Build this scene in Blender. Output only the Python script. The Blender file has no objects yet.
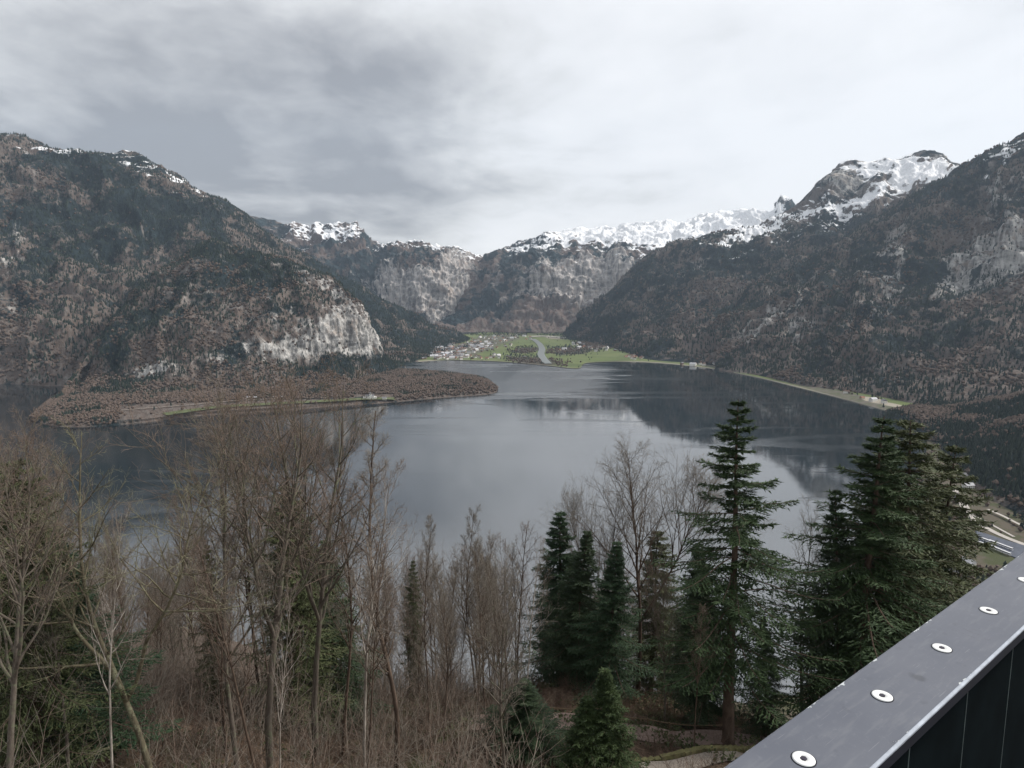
import bpy, math, random
import numpy as np
R = math.radians
rng = np.random.default_rng(7)
random.seed(7)
scn = bpy.context.scene
COL = scn.collection

# ------------------------------------------------------------------ camera model
F, PITCH, CH = 650.0, R(7.4), 330.0
CP, SP = math.cos(PITCH), math.sin(PITCH)
def ray(px, py):
    x = (px-512)/F; u = (384-py)/F
    return x, CP+u*SP, -SP+u*CP
def P(px, py, D):
    x, y, z = ray(px, py); s = D/y
    return (x*s, D, z*s+CH)
def Z(px, py, z=0.0):
    x, y, zz = ray(px, py); s = (z-CH)/zz
    return (x*s, y*s, z)
def proj(v):
    v = np.asarray(v); y = v[..., 1]; z = v[..., 2]-CH
    fw = y*CP - z*SP; up = y*SP + z*CP
    fw = np.maximum(fw, 1e-3)
    return 512+F*v[..., 0]/fw, 384-F*up/fw

# ------------------------------------------------------------------ noise
def _h(ix, iy, seed):
    n = (ix.astype(np.int64)*374761393 + iy.astype(np.int64)*668265263 + seed*974711) & 0xffffffff
    n = ((n ^ (n >> 13))*1274126177) & 0xffffffff
    n = ((n ^ (n >> 15))*2246822519) & 0xffffffff
    return ((n ^ (n >> 16)) & 0xffffff)/float(0x1000000)
def gn(x, y, seed=0):
    x = np.asarray(x, float); y = np.asarray(y, float)
    xi = np.floor(x); yi = np.floor(y); fx = x-xi; fy = y-yi
    def g(dx, dy):
        a = _h(xi+dx, yi+dy, seed)*2*math.pi
        return np.cos(a)*(fx-dx)+np.sin(a)*(fy-dy)
    u = fx*fx*fx*(fx*(fx*6-15)+10); v = fy*fy*fy*(fy*(fy*6-15)+10)
    a = g(0, 0)*(1-u)+g(1, 0)*u; b = g(0, 1)*(1-u)+g(1, 1)*u
    return (a*(1-v)+b*v)*1.5
def fbm(x, y, o=5, seed=0):
    r = 0; a = 1; t = 0
    for i in range(o):
        r = r+a*gn(x*2**i+i*17.3, y*2**i-i*9.1, seed+i); t += a; a *= .5
    return r/t*1.3
def ridged(x, y, o=5, seed=0):
    r = 0; a = 1; t = 0
    for i in range(o):
        r = r+a*(1-2*np.abs(gn(x*2**i+i*7.7, y*2**i+i*3.1, seed+i))); t += a; a *= .5
    return r/t
def sstep(a, b, x):
    t = np.clip((x-a)/(b-a), 0, 1); return t*t*(3-2*t)

# ------------------------------------------------------------------ object helpers
def tag(o, label=None, cat=None, group=None, kind=None):
    if label: o['label'] = label
    if cat: o['category'] = cat
    if group: o['group'] = group
    if kind: o['kind'] = kind
    return o
def empty(name, loc=(0, 0, 0), rz=0):
    o = bpy.data.objects.new(name, None); o.empty_display_size = .5
    COL.objects.link(o); o.location = loc; o.rotation_euler = (0, 0, rz); return o
def mesh(name, V, Fc, mats=(), smooth=False, mi=None, attrs=None):
    """V (n,3); Fc int array (m,k) or list of such arrays."""
    V = np.asarray(V, np.float32).reshape(-1, 3)
    Fs = Fc if isinstance(Fc, list) else [Fc]
    Fs = [np.asarray(f, np.int32) for f in Fs if len(f)]
    m = bpy.data.meshes.new(name)
    m.vertices.add(len(V)); m.vertices.foreach_set('co', V.ravel())
    nl = sum(f.size for f in Fs); npoly = sum(len(f) for f in Fs)
    m.loops.add(nl); m.polygons.add(npoly)
    m.loops.foreach_set('vertex_index', np.concatenate([f.ravel() for f in Fs]))
    tot = np.concatenate([np.full(len(f), f.shape[1], np.int32) for f in Fs])
    st = np.concatenate([[0], np.cumsum(tot)[:-1]]).astype(np.int32)
    m.polygons.foreach_set('loop_start', st); m.polygons.foreach_set('loop_total', tot)
    if mi is not None: m.polygons.foreach_set('material_index', np.asarray(mi, np.int32))
    m.polygons.foreach_set('use_smooth', np.full(npoly, smooth, bool))
    for k, a in (attrs or {}).items():
        a = np.asarray(a, np.float32)
        if a.ndim == 1:
            at = m.attributes.new(k, 'FLOAT', 'POINT'); at.data.foreach_set('value', a)
        else:
            at = m.attributes.new(k, 'FLOAT_VECTOR', 'POINT'); at.data.foreach_set('vector', a.ravel())
    for x in (mats if isinstance(mats, (list, tuple)) else [mats]): m.materials.append(x)
    m.update(calc_edges=True)
    return m
def add(name, me, parent=None, loc=None):
    o = bpy.data.objects.new(name, me); COL.objects.link(o)
    if parent: o.parent = parent
    if loc is not None: o.location = loc
    return o
class MB:
    """collects boxes / prisms / gables in one mesh"""
    def __init__(s): s.v = []; s.q = []; s.t = []; s.n = 0
    def box(s, c, d, rz=0, top=1.0):
        x, y, z = d[0]/2, d[1]/2, d[2]/2
        p = [(-x, -y, -z), (x, -y, -z), (x, y, -z), (-x, y, -z), (-x*top, -y*top, z), (x*top, -y*top, z), (x*top, y*top, z), (-x*top, y*top, z)]
        ca, sa = math.cos(rz), math.sin(rz)
        for a in p: s.v.append((a[0]*ca-a[1]*sa+c[0], a[0]*sa+a[1]*ca+c[1], a[2]+c[2]))
        for f in ((0, 3, 2, 1), (4, 5, 6, 7), (0, 1, 5, 4), (1, 2, 6, 5), (2, 3, 7, 6), (3, 0, 4, 7)): s.q.append([i+s.n for i in f])
        s.n += 8; return s
    def gable(s, c, d, ov=.5, hip=0.0):
        """roof prism: ridge along x; c = centre of the eaves plane"""
        x, y, h = d[0]/2+ov, d[1]/2+ov, d[2]
        p = [(-x, -y, 0), (x, -y, 0), (x, y, 0), (-x, y, 0), (-x+hip, 0, h), (x-hip, 0, h)]
        for a in p: s.v.append((a[0]+c[0], a[1]+c[1], a[2]+c[2]))
        s.q += [[s.n+i for i in f] for f in ((0, 1, 5, 4), (2, 3, 4, 5), (0, 3, 2, 1))]
        s.t += [[s.n+i for i in f] for f in ((1, 2, 5), (3, 0, 4))]
        s.n += 6; return s
    def cyl(s, c, r, h, n=16, r2=None):
        r2 = r if r2 is None else r2; b = s.n
        for k in range(n):
            a = 2*math.pi*k/n; s.v.append((c[0]+r*math.cos(a), c[1]+r*math.sin(a), c[2]))
        for k in range(n):
            a = 2*math.pi*k/n; s.v.append((c[0]+r2*math.cos(a), c[1]+r2*math.sin(a), c[2]+h))
        s.v += [(c[0], c[1], c[2]), (c[0], c[1], c[2]+h)]
        for k in range(n):
            j = (k+1) % n
            s.q.append([b+k, b+j, b+n+j, b+n+k]); s.t.append([b+j, b+k, b+2*n]); s.t.append([b+n+k, b+n+j, b+2*n+1])
        s.n += 2*n+2; return s
    def mesh(s, name, mats, smooth=False):
        return mesh(name, s.v, [np.array(s.q).reshape(-1, 4), np.array(s.t).reshape(-1, 3)], mats, smooth)

# ------------------------------------------------------------------ material helpers
class NT:
    def __init__(s, name):
        s.m = bpy.data.materials.new(name); s.m.use_nodes = True
        s.t = s.m.node_tree; s.b = s.t.nodes['Principled BSDF']
    def n(s, typ, **kw):
        nd = s.t.nodes.new(typ)
        for k, v in kw.items(): setattr(nd, k, v)
        return nd
    def l(s, a, b): s.t.links.new(a, b)
    def put(s, sock, v):
        if hasattr(v, 'is_linked') or isinstance(v, bpy.types.NodeSocket): s.l(v, sock)
        else: sock.default_value = v
    def pos(s, scale=(1, 1, 1), obj=False, rot=(0, 0, 0)):
        if obj: src = s.n('ShaderNodeTexCoord').outputs['Object']
        else: src = s.n('ShaderNodeNewGeometry').outputs['Position']
        mp = s.n('ShaderNodeMapping'); mp.inputs['Scale'].default_value = scale; mp.inputs['Rotation'].default_value = rot
        s.l(src, mp.inputs['Vector']); return mp.outputs[0]
    def noise(s, vec, scale=1, detail=6, rough=.6, dist=0, col=False):
        nd = s.n('ShaderNodeTexNoise'); nd.inputs['Scale'].default_value = scale; nd.inputs['Detail'].default_value = detail
        nd.inputs['Roughness'].default_value = rough; nd.inputs['Distortion'].default_value = dist
        if vec is not None: s.l(vec, nd.inputs['Vector'])
        return nd.outputs[1 if col else 0]
    def vor(s, vec, scale=1):
        nd = s.n('ShaderNodeTexVoronoi'); nd.inputs['Scale'].default_value = scale; s.l(vec, nd.inputs['Vector']); return nd.outputs['Distance']
    def math(s, op, a, b=0.0, c=0.0, clamp=False):
        nd = s.n('ShaderNodeMath', operation=op); nd.use_clamp = clamp
        s.put(nd.inputs[0], a); s.put(nd.inputs[1], b)
        if op in ('MULTIPLY_ADD',): s.put(nd.inputs[2], c)
        return nd.outputs[0]
    def ss(s, v, a, b):
        nd = s.n('ShaderNodeMapRange', interpolation_type='SMOOTHSTEP'); s.put(nd.inputs[0], v)
        nd.inputs[1].default_value = a; nd.inputs[2].default_value = b; return nd.outputs[0]
    def ramp(s, v, stops):
        nd = s.n('ShaderNodeValToRGB'); s.l(v, nd.inputs[0]); e = nd.color_ramp.elements
        while len(e) < len(stops): e.new(.5)
        for k, (p, c) in enumerate(stops): e[k].position = p; e[k].color = (*c, 1)
        return nd.outputs[0]
    def mix(s, f, a, b):
        nd = s.n('ShaderNodeMix', data_type='RGBA'); s.put(nd.inputs[0], f)
        for i, v in ((6, a), (7, b)):
            if isinstance(v, tuple): nd.inputs[i].default_value = (*v, 1)
            else: s.l(v, nd.inputs[i])
        return nd.outputs[2]
    def attr(s, name):
        nd = s.n('ShaderNodeAttribute'); nd.attribute_name = name; return nd
    def sep(s, v):
        nd = s.n('ShaderNodeSeparateXYZ'); s.l(v, nd.inputs[0]); return nd.outputs
    def bump(s, h, strength, dist):
        nd = s.n('ShaderNodeBump'); nd.inputs['Strength'].default_value = strength; nd.inputs['Distance'].default_value = dist
        s.l(h, nd.inputs['Height']); s.l(nd.outputs[0], s.b.inputs['Normal']); return nd
    def done(s, col=None, rough=.9, spec=.2, metal=0):
        if col is not None:
            if isinstance(col, tuple): s.b.inputs['Base Color'].default_value = (*col, 1)
            else: s.l(col, s.b.inputs['Base Color'])
        s.put(s.b.inputs['Roughness'], rough); s.b.inputs['Specular IOR Level'].default_value = spec
        s.b.inputs['Metallic'].default_value = metal
        return s.m
def simple(name, c, var=.25, scale=1.0, rough=.85, spec=.2, metal=0, obj=True, bump=0, bd=.01):
    t = NT(name); n = t.noise(t.pos(obj=obj), scale, 6, .65)
    lo = tuple(x*(1-var) for x in c); hi = tuple(min(1, x*(1+var)) for x in c)
    col = t.ramp(n, [(.3, lo), (.7, hi)])
    if bump: t.bump(n, bump, bd)
    return t.done(col, rough, spec, metal)

def mat_mountain(name, conif=(.018, .028, .031), brown=(.112, .085, .071), grey=(.152, .132, .118), rocklo=(.12, .115, .11), rockhi=(.50, .485, .46), fscale=1.0):
    t = NT(name)
    p = t.pos()
    m = t.sep(t.attr('masks').outputs['Vector'])
    big = t.noise(p, .0022, 7, .62)
    fine = t.noise(p, .02*fscale, 6, .7)
    vf = t.noise(t.pos((1, 1, .35)), .055*fscale, 4, .65)
    # woodland: conifers against leafless broadleaf
    mid = t.noise(p, .009*fscale, 6, .65)
    cf = t.math('ADD', t.math('ADD', t.math('SUBTRACT', t.math('MULTIPLY', big, 1.7), .35), t.math('MULTIPLY', fine, .9)), t.math('MULTIPLY', t.math('SUBTRACT', mid, .5), 1.1))
    cf = t.math('ADD', cf, t.math('MULTIPLY', m[2], .6))
    cf = t.ss(cf, 1.02, .86)
    bb = t.mix(t.ss(vf, .35, .68), brown, grey)
    dk = t.mix(t.ss(fine, .3, .75), tuple(c*.6 for c in conif), tuple(c*1.5 for c in conif))
    wood = t.mix(cf, bb, dk)
    # bare rock
    rp = t.pos((1, 1, .28))
    rn = t.noise(rp, .012*fscale, 8, .68, .4)
    rs = t.noise(t.pos((1, 1, .09)), .036*fscale, 6, .7)
    rb = t.noise(t.pos((.25, .25, 1.0)), .05*fscale, 5, .65)
    rv = t.math('ADD', t.math('MULTIPLY', rs, .72), t.math('MULTIPLY', rb, .28))
    rock = t.ramp(rv, [(.41, rocklo), (.5, tuple((a*1.1+b)/2.1 for a, b in zip(rocklo, rockhi))), (.59, rockhi)])
    rock = t.mix(t.math('MULTIPLY', t.ss(mid, .52, .68), .5), rock, (.34, .25, .19))
    rock = t.mix(t.ss(m[0], .12, .42), t.mix(t.ss(rv, .42, .6), (.115, .10, .09), (.24, .215, .195)), rock)
    rf = t.ss(t.math('ADD', t.math('ADD', m[0], t.math('MULTIPLY', rn, 2.3)), t.math('MULTIPLY', fine, .55)), 1.72, 1.94)
    c = t.mix(rf, wood, rock)
    # snow caught between trees and on ledges
    sn = t.noise(t.pos((1, 1, 1.6)), .011*fscale, 6, .66)
    nz = t.sep(t.n('ShaderNodeNewGeometry').outputs['Normal'])[2]
    sf = t.ss(t.math('ADD', t.math('ADD', m[1], t.math('MULTIPLY', sn, 2.1)), t.math('MULTIPLY', nz, .6)), 1.86, 2.06); sf = t.math('MULTIPLY', sf, t.ss(m[1], .03, .12))
    c = t.mix(sf, c, (.90, .91, .93))
    hgt = t.math('ADD', t.math('MULTIPLY', fine, .6), vf)
    t.bump(hgt, 1.0, 14.0/fscale)
    return t.done(c, .95, .1)

# ------------------------------------------------------------------ lofted mountains
def catmull(pts, t):
    pts = np.asarray(pts, float); n = len(pts)
    x = np.clip(t, 0, 1)*(n-1); i = np.minimum(np.floor(x).astype(int), n-2); f = (x-i)[:, None]
    g = lambda k: pts[np.clip(k, 0, n-1)]
    a, b, c, d = g(i-1), g(i), g(i+1), g(i+2)
    return .5*((2*b)+(-a+c)*f+(2*a-5*b+4*c-d)*f*f+(-a+3*b-3*c+d)*f**3)
def loft(rows, nu, nv, amp=30, gl=220, seed=0, gully=1.0, foot=2, rough=4.0, sky=None):
    """rows of world points, all of equal length; returns grid (nv,nu,3), its clean copy, v"""
    n = len(rows)
    u = np.linspace(0, 1, nu)
    C = np.stack([catmull(r, u) for r in rows])              # n,nu,3
    seg = np.linspace(0, 1, nv)
    G = np.stack([catmull(C[:, k], seg) for k in range(nu)], 1)  # nv,nu,3
    base = G.copy()
    du = np.gradient(G, axis=1); dv = np.gradient(G, axis=0)
    N = np.cross(du, dv); N /= np.linalg.norm(N, axis=2, keepdims=True)+1e-9
    N[N[..., 2] < 0] *= -1
    L = np.cumsum(np.linalg.norm(np.diff(C[n//2], axis=0, prepend=C[n//2][:1]), axis=1))
    su = np.broadcast_to(L, (nv, nu)); z = G[..., 2]
    wx = fbm(G[..., 0]/500, G[..., 1]/500, 3, seed+50)*gl*.9
    r = ridged((su+wx)/gl, z/(gl*3.6)+.3*fbm(su/400, z/400, 3, seed+9), 5, seed)
    r2 = fbm(G[..., 0]/260, (G[..., 1]+z)/260, 6, seed+20)
    r3 = fbm(su/38, z/38, 4, seed+31)
    fade = sstep(0, 90, z)*.9+.1*sstep(0, 10, z)
    d = (amp*(gully*(r-.25)+.8*r2)+rough*r3*1.5)*fade
    if sky is not None:            # keep the skyline where it was drawn
        v = seg[:, None]; k = np.exp(-((v-sky)/.06)**2)
        d = d*(1-.45*k)
    G = G+N*d[..., None]
    return G, base, seg
def grid_faces(nv, nu):
    i = np.arange((nv-1)*nu).reshape(nv-1, nu)[:, :-1].ravel()
    return np.stack([i, i+1, i+1+nu, i+nu], 1)
def gauss(px, py, spots):
    r = np.zeros_like(px)
    for s in spots:
        cx, cy, rx, ry = s[:4]; a = R(s[4]) if len(s) > 4 else 0; w = s[5] if len(s) > 5 else 1
        dx = px-cx; dy = py-cy
        x = dx*math.cos(a)+dy*math.sin(a); y = -dx*math.sin(a)+dy*math.cos(a)
        q = (x/rx)**2+(y/ry)**2
        r = r+w*np.exp(-q**1.5)
    return r
def masks_of(base, rocks=(), snows=(), warm=(), snowline=None, rock0=0., snow0=0.):
    px, py = proj(base)
    r = rock0+gauss(px, py, rocks)
    s = snow0+gauss(px, py, snows)
    if snowline: s = s+sstep(snowline[0], snowline[1], base[..., 2])*snowline[2]
    b = gauss(px, py, warm)
    return np.stack([r, s, b], -1)
FOREST = {}
def mountain(name, rows, nu, nv, mat, rocks=(), snows=(), warm=(), snowline=None, rock0=0., snow0=0., under=True, back=(400, -150), spikes=(), **kw):
    rows = [[tuple(p) for p in r] for r in rows]
    if under:
        f = rows[0]
        rows = [[(x*.97, y*.97, z-30) for x, y, z in f]]+rows
    ridge = rows[-1]
    rows.append([(x*(1+back[0]/y), y+back[0], max(z+back[1], -30)) for x, y, z in ridge])
    n = len(rows); kw.setdefault('sky', (n-2)/(n-1))
    G, base, seg = loft(rows, nu, nv, **kw)
    M0 = masks_of(base, rocks, snows, warm, snowline, rock0, snow0)[..., 0]
    Nn = np.cross(np.gradient(base, axis=1), np.gradient(base, axis=0)); Nn /= np.linalg.norm(Nn, axis=2, keepdims=True)+1e-9; Nn[Nn[..., 2] < 0] *= -1
    sc_ = base[..., 1].mean()/2600.; q_ = base[..., 0]/(34*sc_)+base[..., 1]/(60*sc_)
    G = G+Nn*(np.clip(M0-.1, 0, .6)*(ridged(q_*1.3, base[..., 2]/(330*sc_), 4, 77)*17+ridged(q_*.25, base[..., 2]/(20*sc_), 3, 78)*5-6)*sc_)[..., None]
    bx_ = proj(base)[0]
    for (sx, sw, sh) in spikes: G[..., 2] += sh*np.clip(1-np.abs(bx_-sx)/sw, 0, 1)**1.2*sstep(kw['sky']-.16, kw['sky'], seg)[:, None]
    M = masks_of(base, rocks, snows, warm, snowline, rock0, snow0)
    me = mesh(name, G.reshape(-1, 3), grid_faces(nv, nu), mat, True, attrs={'masks': M.reshape(-1, 3)})
    o = add(name, me); tag(o, kind='structure')
    FOREST[name] = (G, M, (n-2)/(n-1))
    return o

MM = mat_mountain('woodland_rock')
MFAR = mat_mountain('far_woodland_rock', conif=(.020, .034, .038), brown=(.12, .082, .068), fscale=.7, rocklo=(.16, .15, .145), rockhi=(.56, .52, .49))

mountain('mountain_left', [
    [Z(-260, 384), Z(-120, 384), Z(0, 384), Z(70, 386), P(140, 372, 2800), P(200, 368, 3000), P(260, 366, 3200), P(330, 364, 3400), Z(400, 366), Z(425, 360), P(478, 345, 4700)],
    [P(-260, 300, 2950), P(-120, 300, 2950), P(0, 300, 2950), P(70, 305, 3000), P(140, 308, 3150), P(200, 315, 3350), P(260, 325, 3550), P(330, 340, 3800), P(400, 347, 4000), P(432, 348, 4300), P(482, 344, 5000)],
    [P(-260, 200, 3500), P(-120, 205, 3500), P(0, 215, 3600), P(70, 226, 3700), P(140, 235, 3750), P(200, 255, 3900), P(260, 278, 4000), P(330, 305, 4200), P(400, 332, 4500), P(440, 340, 4700), P(484, 344, 5200)],
    [P(-260, 110, 3900), P(-120, 120, 4000), P(0, 134, 4200), P(70, 152, 4300), P(140, 161, 4400), P(200, 194, 4500), P(262, 230, 4600), P(330, 272, 4800), P(400, 314, 5000), P(440, 330, 5200), P(486, 344, 5500)]],
    620, 300, MM, rock0=.0, amp=95, gl=420, seed=3, rough=4,
    rocks=[(12, 270, 14, 60, 10, .33), (70, 310, 60, 10, -45, .22), (40, 200, 40, 40, 0, .12), (120, 250, 50, 30, 0, .1), (190, 330, 40, 40, 0, .12), (80, 380, 120, 5, 0, .25), (0, 160, 60, 26, 10, .15)],
    snows=[(30, 147, 50, 9, 12, .28), (90, 158, 60, 6, 8, .28), (150, 172, 45, 10, 25, .26), (190, 190, 22, 14, 45, .26), (225, 220, 14, 8, 45, .2)],
    warm=[(110, 230, 190, 60, 15, -.22), (80, 350, 150, 45, 0, .28), (60, 378, 120, 14, 0, .4), (430, 345, 30, 8, 0, -.5), (380, 300, 80, 30, 30, -.25), (400, 352, 30, 14, 0, .25)])

mountain('mountain_nose', [
    [Z(55, 402, 6), Z(75, 392, 6), Z(100, 398, 8), Z(150, 402, 8), Z(200, 401, 8), Z(260, 397, 8), Z(310, 391, 8), Z(350, 383, 8), Z(385, 373, 8), Z(405, 366, 6)],
    [P(58, 398, 2150), P(80, 380, 2400), P(105, 375, 2380), P(150, 374, 2320), P(200, 373, 2320), P(260, 368, 2400), P(310, 362, 2540), P(350, 356, 2680), P(376, 354, 2860), P(392, 360, 3020)],
    [P(61, 396, 2200), P(88, 366, 2460), P(115, 345, 2500), P(155, 322, 2560), P(205, 308, 2600), P(255, 306, 2650), P(305, 306, 2720), P(350, 314, 2790), P(370, 330, 2880), P(382, 350, 3020)],
    [P(66, 390, 2300), P(100, 345, 2600), P(130, 302, 2850), P(170, 264, 3000), P(215, 244, 3100), P(260, 254, 3100), P(300, 267, 3080), P(338, 285, 3050), P(360, 310, 3000), P(373, 332, 2990)]],
    560, 300, MM, amp=42, gl=190, seed=11, rough=6, rock0=.14,
    rocks=[(352, 330, 34, 22, 25, .55), (295, 350, 60, 11, -4, .5), (205, 366, 60, 8, 0, .14), (280, 320, 70, 30, 8, .12), (315, 283, 44, 8, 25, .22), (240, 335, 60, 20, 0, .1), (145, 374, 30, 9, 0, .3), (190, 280, 40, 20, 0, .1)],
    warm=[(200, 350, 110, 40, 0, .22), (250, 395, 200, 16, 0, .35), (240, 258, 60, 20, 10, -.25), (355, 362, 40, 10, -10, -.5), (130, 340, 16, 40, 35, -.4)])

mountain('mountain_far_left', [
    [P(180, 332, 6400), P(282, 332, 6400), P(320, 332, 6400), P(352, 332, 6400), P(376, 332, 6400), P(402, 332, 6400), P(430, 332, 6500), P(462, 332, 6500), P(490, 332, 6600), P(540, 332, 6600)],
    [P(180, 312, 6800), P(282, 312, 6800), P(320, 312, 6800), P(352, 312, 6800), P(376, 312, 6750), P(402, 312, 6700), P(430, 313, 6750), P(460, 316, 6900), P(492, 316, 7000), P(540, 312, 7000)],
    [P(180, 258, 7200), P(282, 262, 7200), P(320, 270, 7200), P(352, 276, 7150), P(376, 272, 7050), P(402, 270, 7000), P(430, 266, 7000), P(462, 272, 7150), P(492, 278, 7300), P(540, 275, 7300)],
    [P(180, 230, 7600), P(282, 242, 7600), P(320, 246, 7600), P(352, 246, 7600), P(376, 256, 7400), P(402, 256, 7250), P(430, 254, 7250), P(462, 262, 7500), P(492, 268, 7600), P(540, 268, 7600)],
    [P(180, 208, 8000), P(282, 222, 8000), P(320, 225, 8000), P(351, 225, 8000), P(376, 243, 8000), P(402, 247, 7900), P(430, 245, 7900), P(462, 251, 8000), P(492, 258, 8100), P(540, 262, 8100)]],
    420, 260, MFAR, amp=110, gl=420, seed=21, rough=14, rock0=-.05, under=False,
    rocks=[(415, 288, 45, 24, 20, .8), (450, 285, 20, 40, 20, .7), (450, 257, 30, 8, 0, .2), (395, 300, 50, 10, 30, .22), (345, 270, 40, 10, 45, .15)],
    snows=[(305, 230, 28, 10, 0, .46), (345, 232, 22, 12, 0, .5), (325, 240, 40, 14, 0, .25), (425, 248, 30, 5, 0, .5), (465, 254, 24, 5, 0, .45), (385, 248, 20, 5, 0, .4), (300, 250, 40, 20, 0, .1)],
    warm=[(470, 322, 50, 8, 0, -.4), (350, 280, 60, 40, 0, -.3)])

mountain('mountain_centre', [
    [P(425, 333, 6100), P(462, 333, 6100), P(492, 333, 6100), P(520, 333, 6000), P(552, 334, 6000), P(600, 334, 6000), P(640, 334, 6000), P(680, 330, 6200), P(720, 325, 6400), P(768, 320, 6400), P(784, 320, 6400), P(800, 320, 6400), P(860, 320, 6400)],
    [P(440, 325, 6600), P(470, 318, 6600), P(495, 312, 6600), P(522, 306, 6550), P(552, 305, 6550), P(600, 306, 6550), P(640, 300, 6550), P(680, 290, 6600), P(720, 280, 6700), P(768, 270, 6700), P(784, 270, 6700), P(800, 270, 6700), P(860, 270, 6700)],
    [P(448, 318, 6850), P(472, 300, 6900), P(495, 280, 6900), P(522, 268, 6900), P(552, 266, 6850), P(600, 264, 6850), P(640, 262, 6850), P(680, 256, 6900), P(720, 252, 7000), P(768, 245, 7000), P(784, 243, 7000), P(800, 243, 7000), P(860, 240, 7000)],
    [P(455, 300, 7200), P(474, 280, 7300), P(492, 264, 7400), P(520, 254, 7500), P(552, 246, 7500), P(600, 242, 7500), P(640, 242, 7500), P(680, 238, 7500), P(720, 232, 7600), P(770, 226, 7700), P(784, 222, 7700), P(798, 225, 7700), P(860, 225, 7700)],
    [P(462, 285, 7500), P(476, 270, 7800), P(491, 257, 8200), P(520, 246, 8300), P(552, 235, 8300), P(600, 229, 8300), P(640, 225, 8300), P(680, 223, 8500), P(720, 214, 8700), P(768, 214, 8000), P(784, 212, 8000), P(800, 212, 8000), P(860, 210, 8800)]],
    520, 300, MFAR, amp=110, gl=420, seed=33, rough=9, rock0=-.02, snow0=.06, spikes=((782, 13, 175), (791, 8, 60)), under=False,
    rocks=[(784, 205, 9, 7, 0, 1.2), (575, 284, 36, 24, 0, .75), (612, 275, 24, 24, -30, .65), (540, 284, 16, 26, 0, .3), (505, 290, 26, 22, 0, .25), (490, 312, 40, 5, -30, .2), (600, 255, 40, 10, 0, .15), (510, 270, 40, 14, 0, .12)],
    snows=[(560, 243, 30, 9, 0, .36), (600, 234, 50, 10, 0, .62), (650, 233, 60, 14, 0, .7), (715, 224, 60, 18, 0, .85), (755, 219, 40, 14, 0, .8), (784, 203, 8, 5, 0, -.9), (520, 252, 30, 8, 0, .38), (600, 252, 60, 14, 0, .18), (690, 245, 60, 20, 0, .3)],
    warm=[(520, 318, 60, 12, -15, .4), (580, 325, 40, 8, 0, .2), (560, 262, 60, 14, 0, -.3)])

mountain('mountain_snow_peak', [
    [Z(560, 340, 8), Z(600, 345, 8), Z(640, 357, 8), Z(690, 362, 8), Z(730, 366, 8), P(770, 340, 3600), P(800, 320, 3800), P(830, 310, 4000), P(862, 300, 4000), P(900, 300, 4000), P(932, 300, 4000), P(956, 300, 4000), P(1010, 300, 4000), P(1080, 300, 4000)],
    [P(560, 338, 5700), P(600, 332, 5000), P(640, 325, 4500), P(690, 314, 4250), P(730, 304, 4200), P(770, 293, 4250), P(800, 282, 4300), P(830, 270, 4400), P(862, 262, 4400), P(900, 255, 4400), P(932, 250, 4400), P(956, 250, 4400), P(1010, 250, 4400), P(1080, 250, 4400)],
    [P(562, 336, 5800), P(600, 316, 5300), P(640, 292, 5000), P(688, 270, 4850), P(726, 258, 4800), P(765, 245, 4850), P(795, 234, 4900), P(822, 222, 4900), P(850, 210, 4900), P(892, 200, 4850), P(932, 198, 4800), P(956, 202, 4750), P(1010, 210, 4700), P(1080, 215, 4700)],
    [P(564, 335, 5900), P(600, 302, 5600), P(640, 266, 5500), P(684, 242, 5400), P(722, 236, 5400), P(758, 228, 5500), P(786, 213, 5600), P(812, 193, 5600), P(843, 164, 5500), P(890, 162, 5400), P(932, 156, 5300), P(957, 167, 5200), P(1010, 185, 5100), P(1080, 190, 5000)]],
    640, 320, MM, amp=85, gl=420, seed=41, rough=9, rock0=.05,
    rocks=[(845, 178, 26, 14, -30, .45), (690, 275, 60, 14, -25, .2), (880, 185, 60, 20, 0, .2), (660, 250, 16, 8, 0, .15), (940, 162, 16, 7, 0, .3), (740, 240, 60, 8, -15, .2)],
    snows=[(905, 172, 56, 14, 5, .8), (880, 196, 60, 12, -20, .5), (845, 168, 30, 6, 0, .3), (822, 205, 26, 12, -45, .42), (762, 232, 60, 9, -22, .6), (770, 246, 50, 5, -22, .3), (935, 175, 30, 12, 20, .6), (845, 215, 50, 12, -35, .35), (842, 178, 16, 8, -30, -.5), (700, 240, 30, 5, -15, .3)],
    warm=[(700, 340, 90, 20, 0, .3), (640, 290, 60, 20, -35, -.1), (720, 265, 60, 14, -20, -.3), (600, 325, 40, 10, -30, -.2)])

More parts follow.
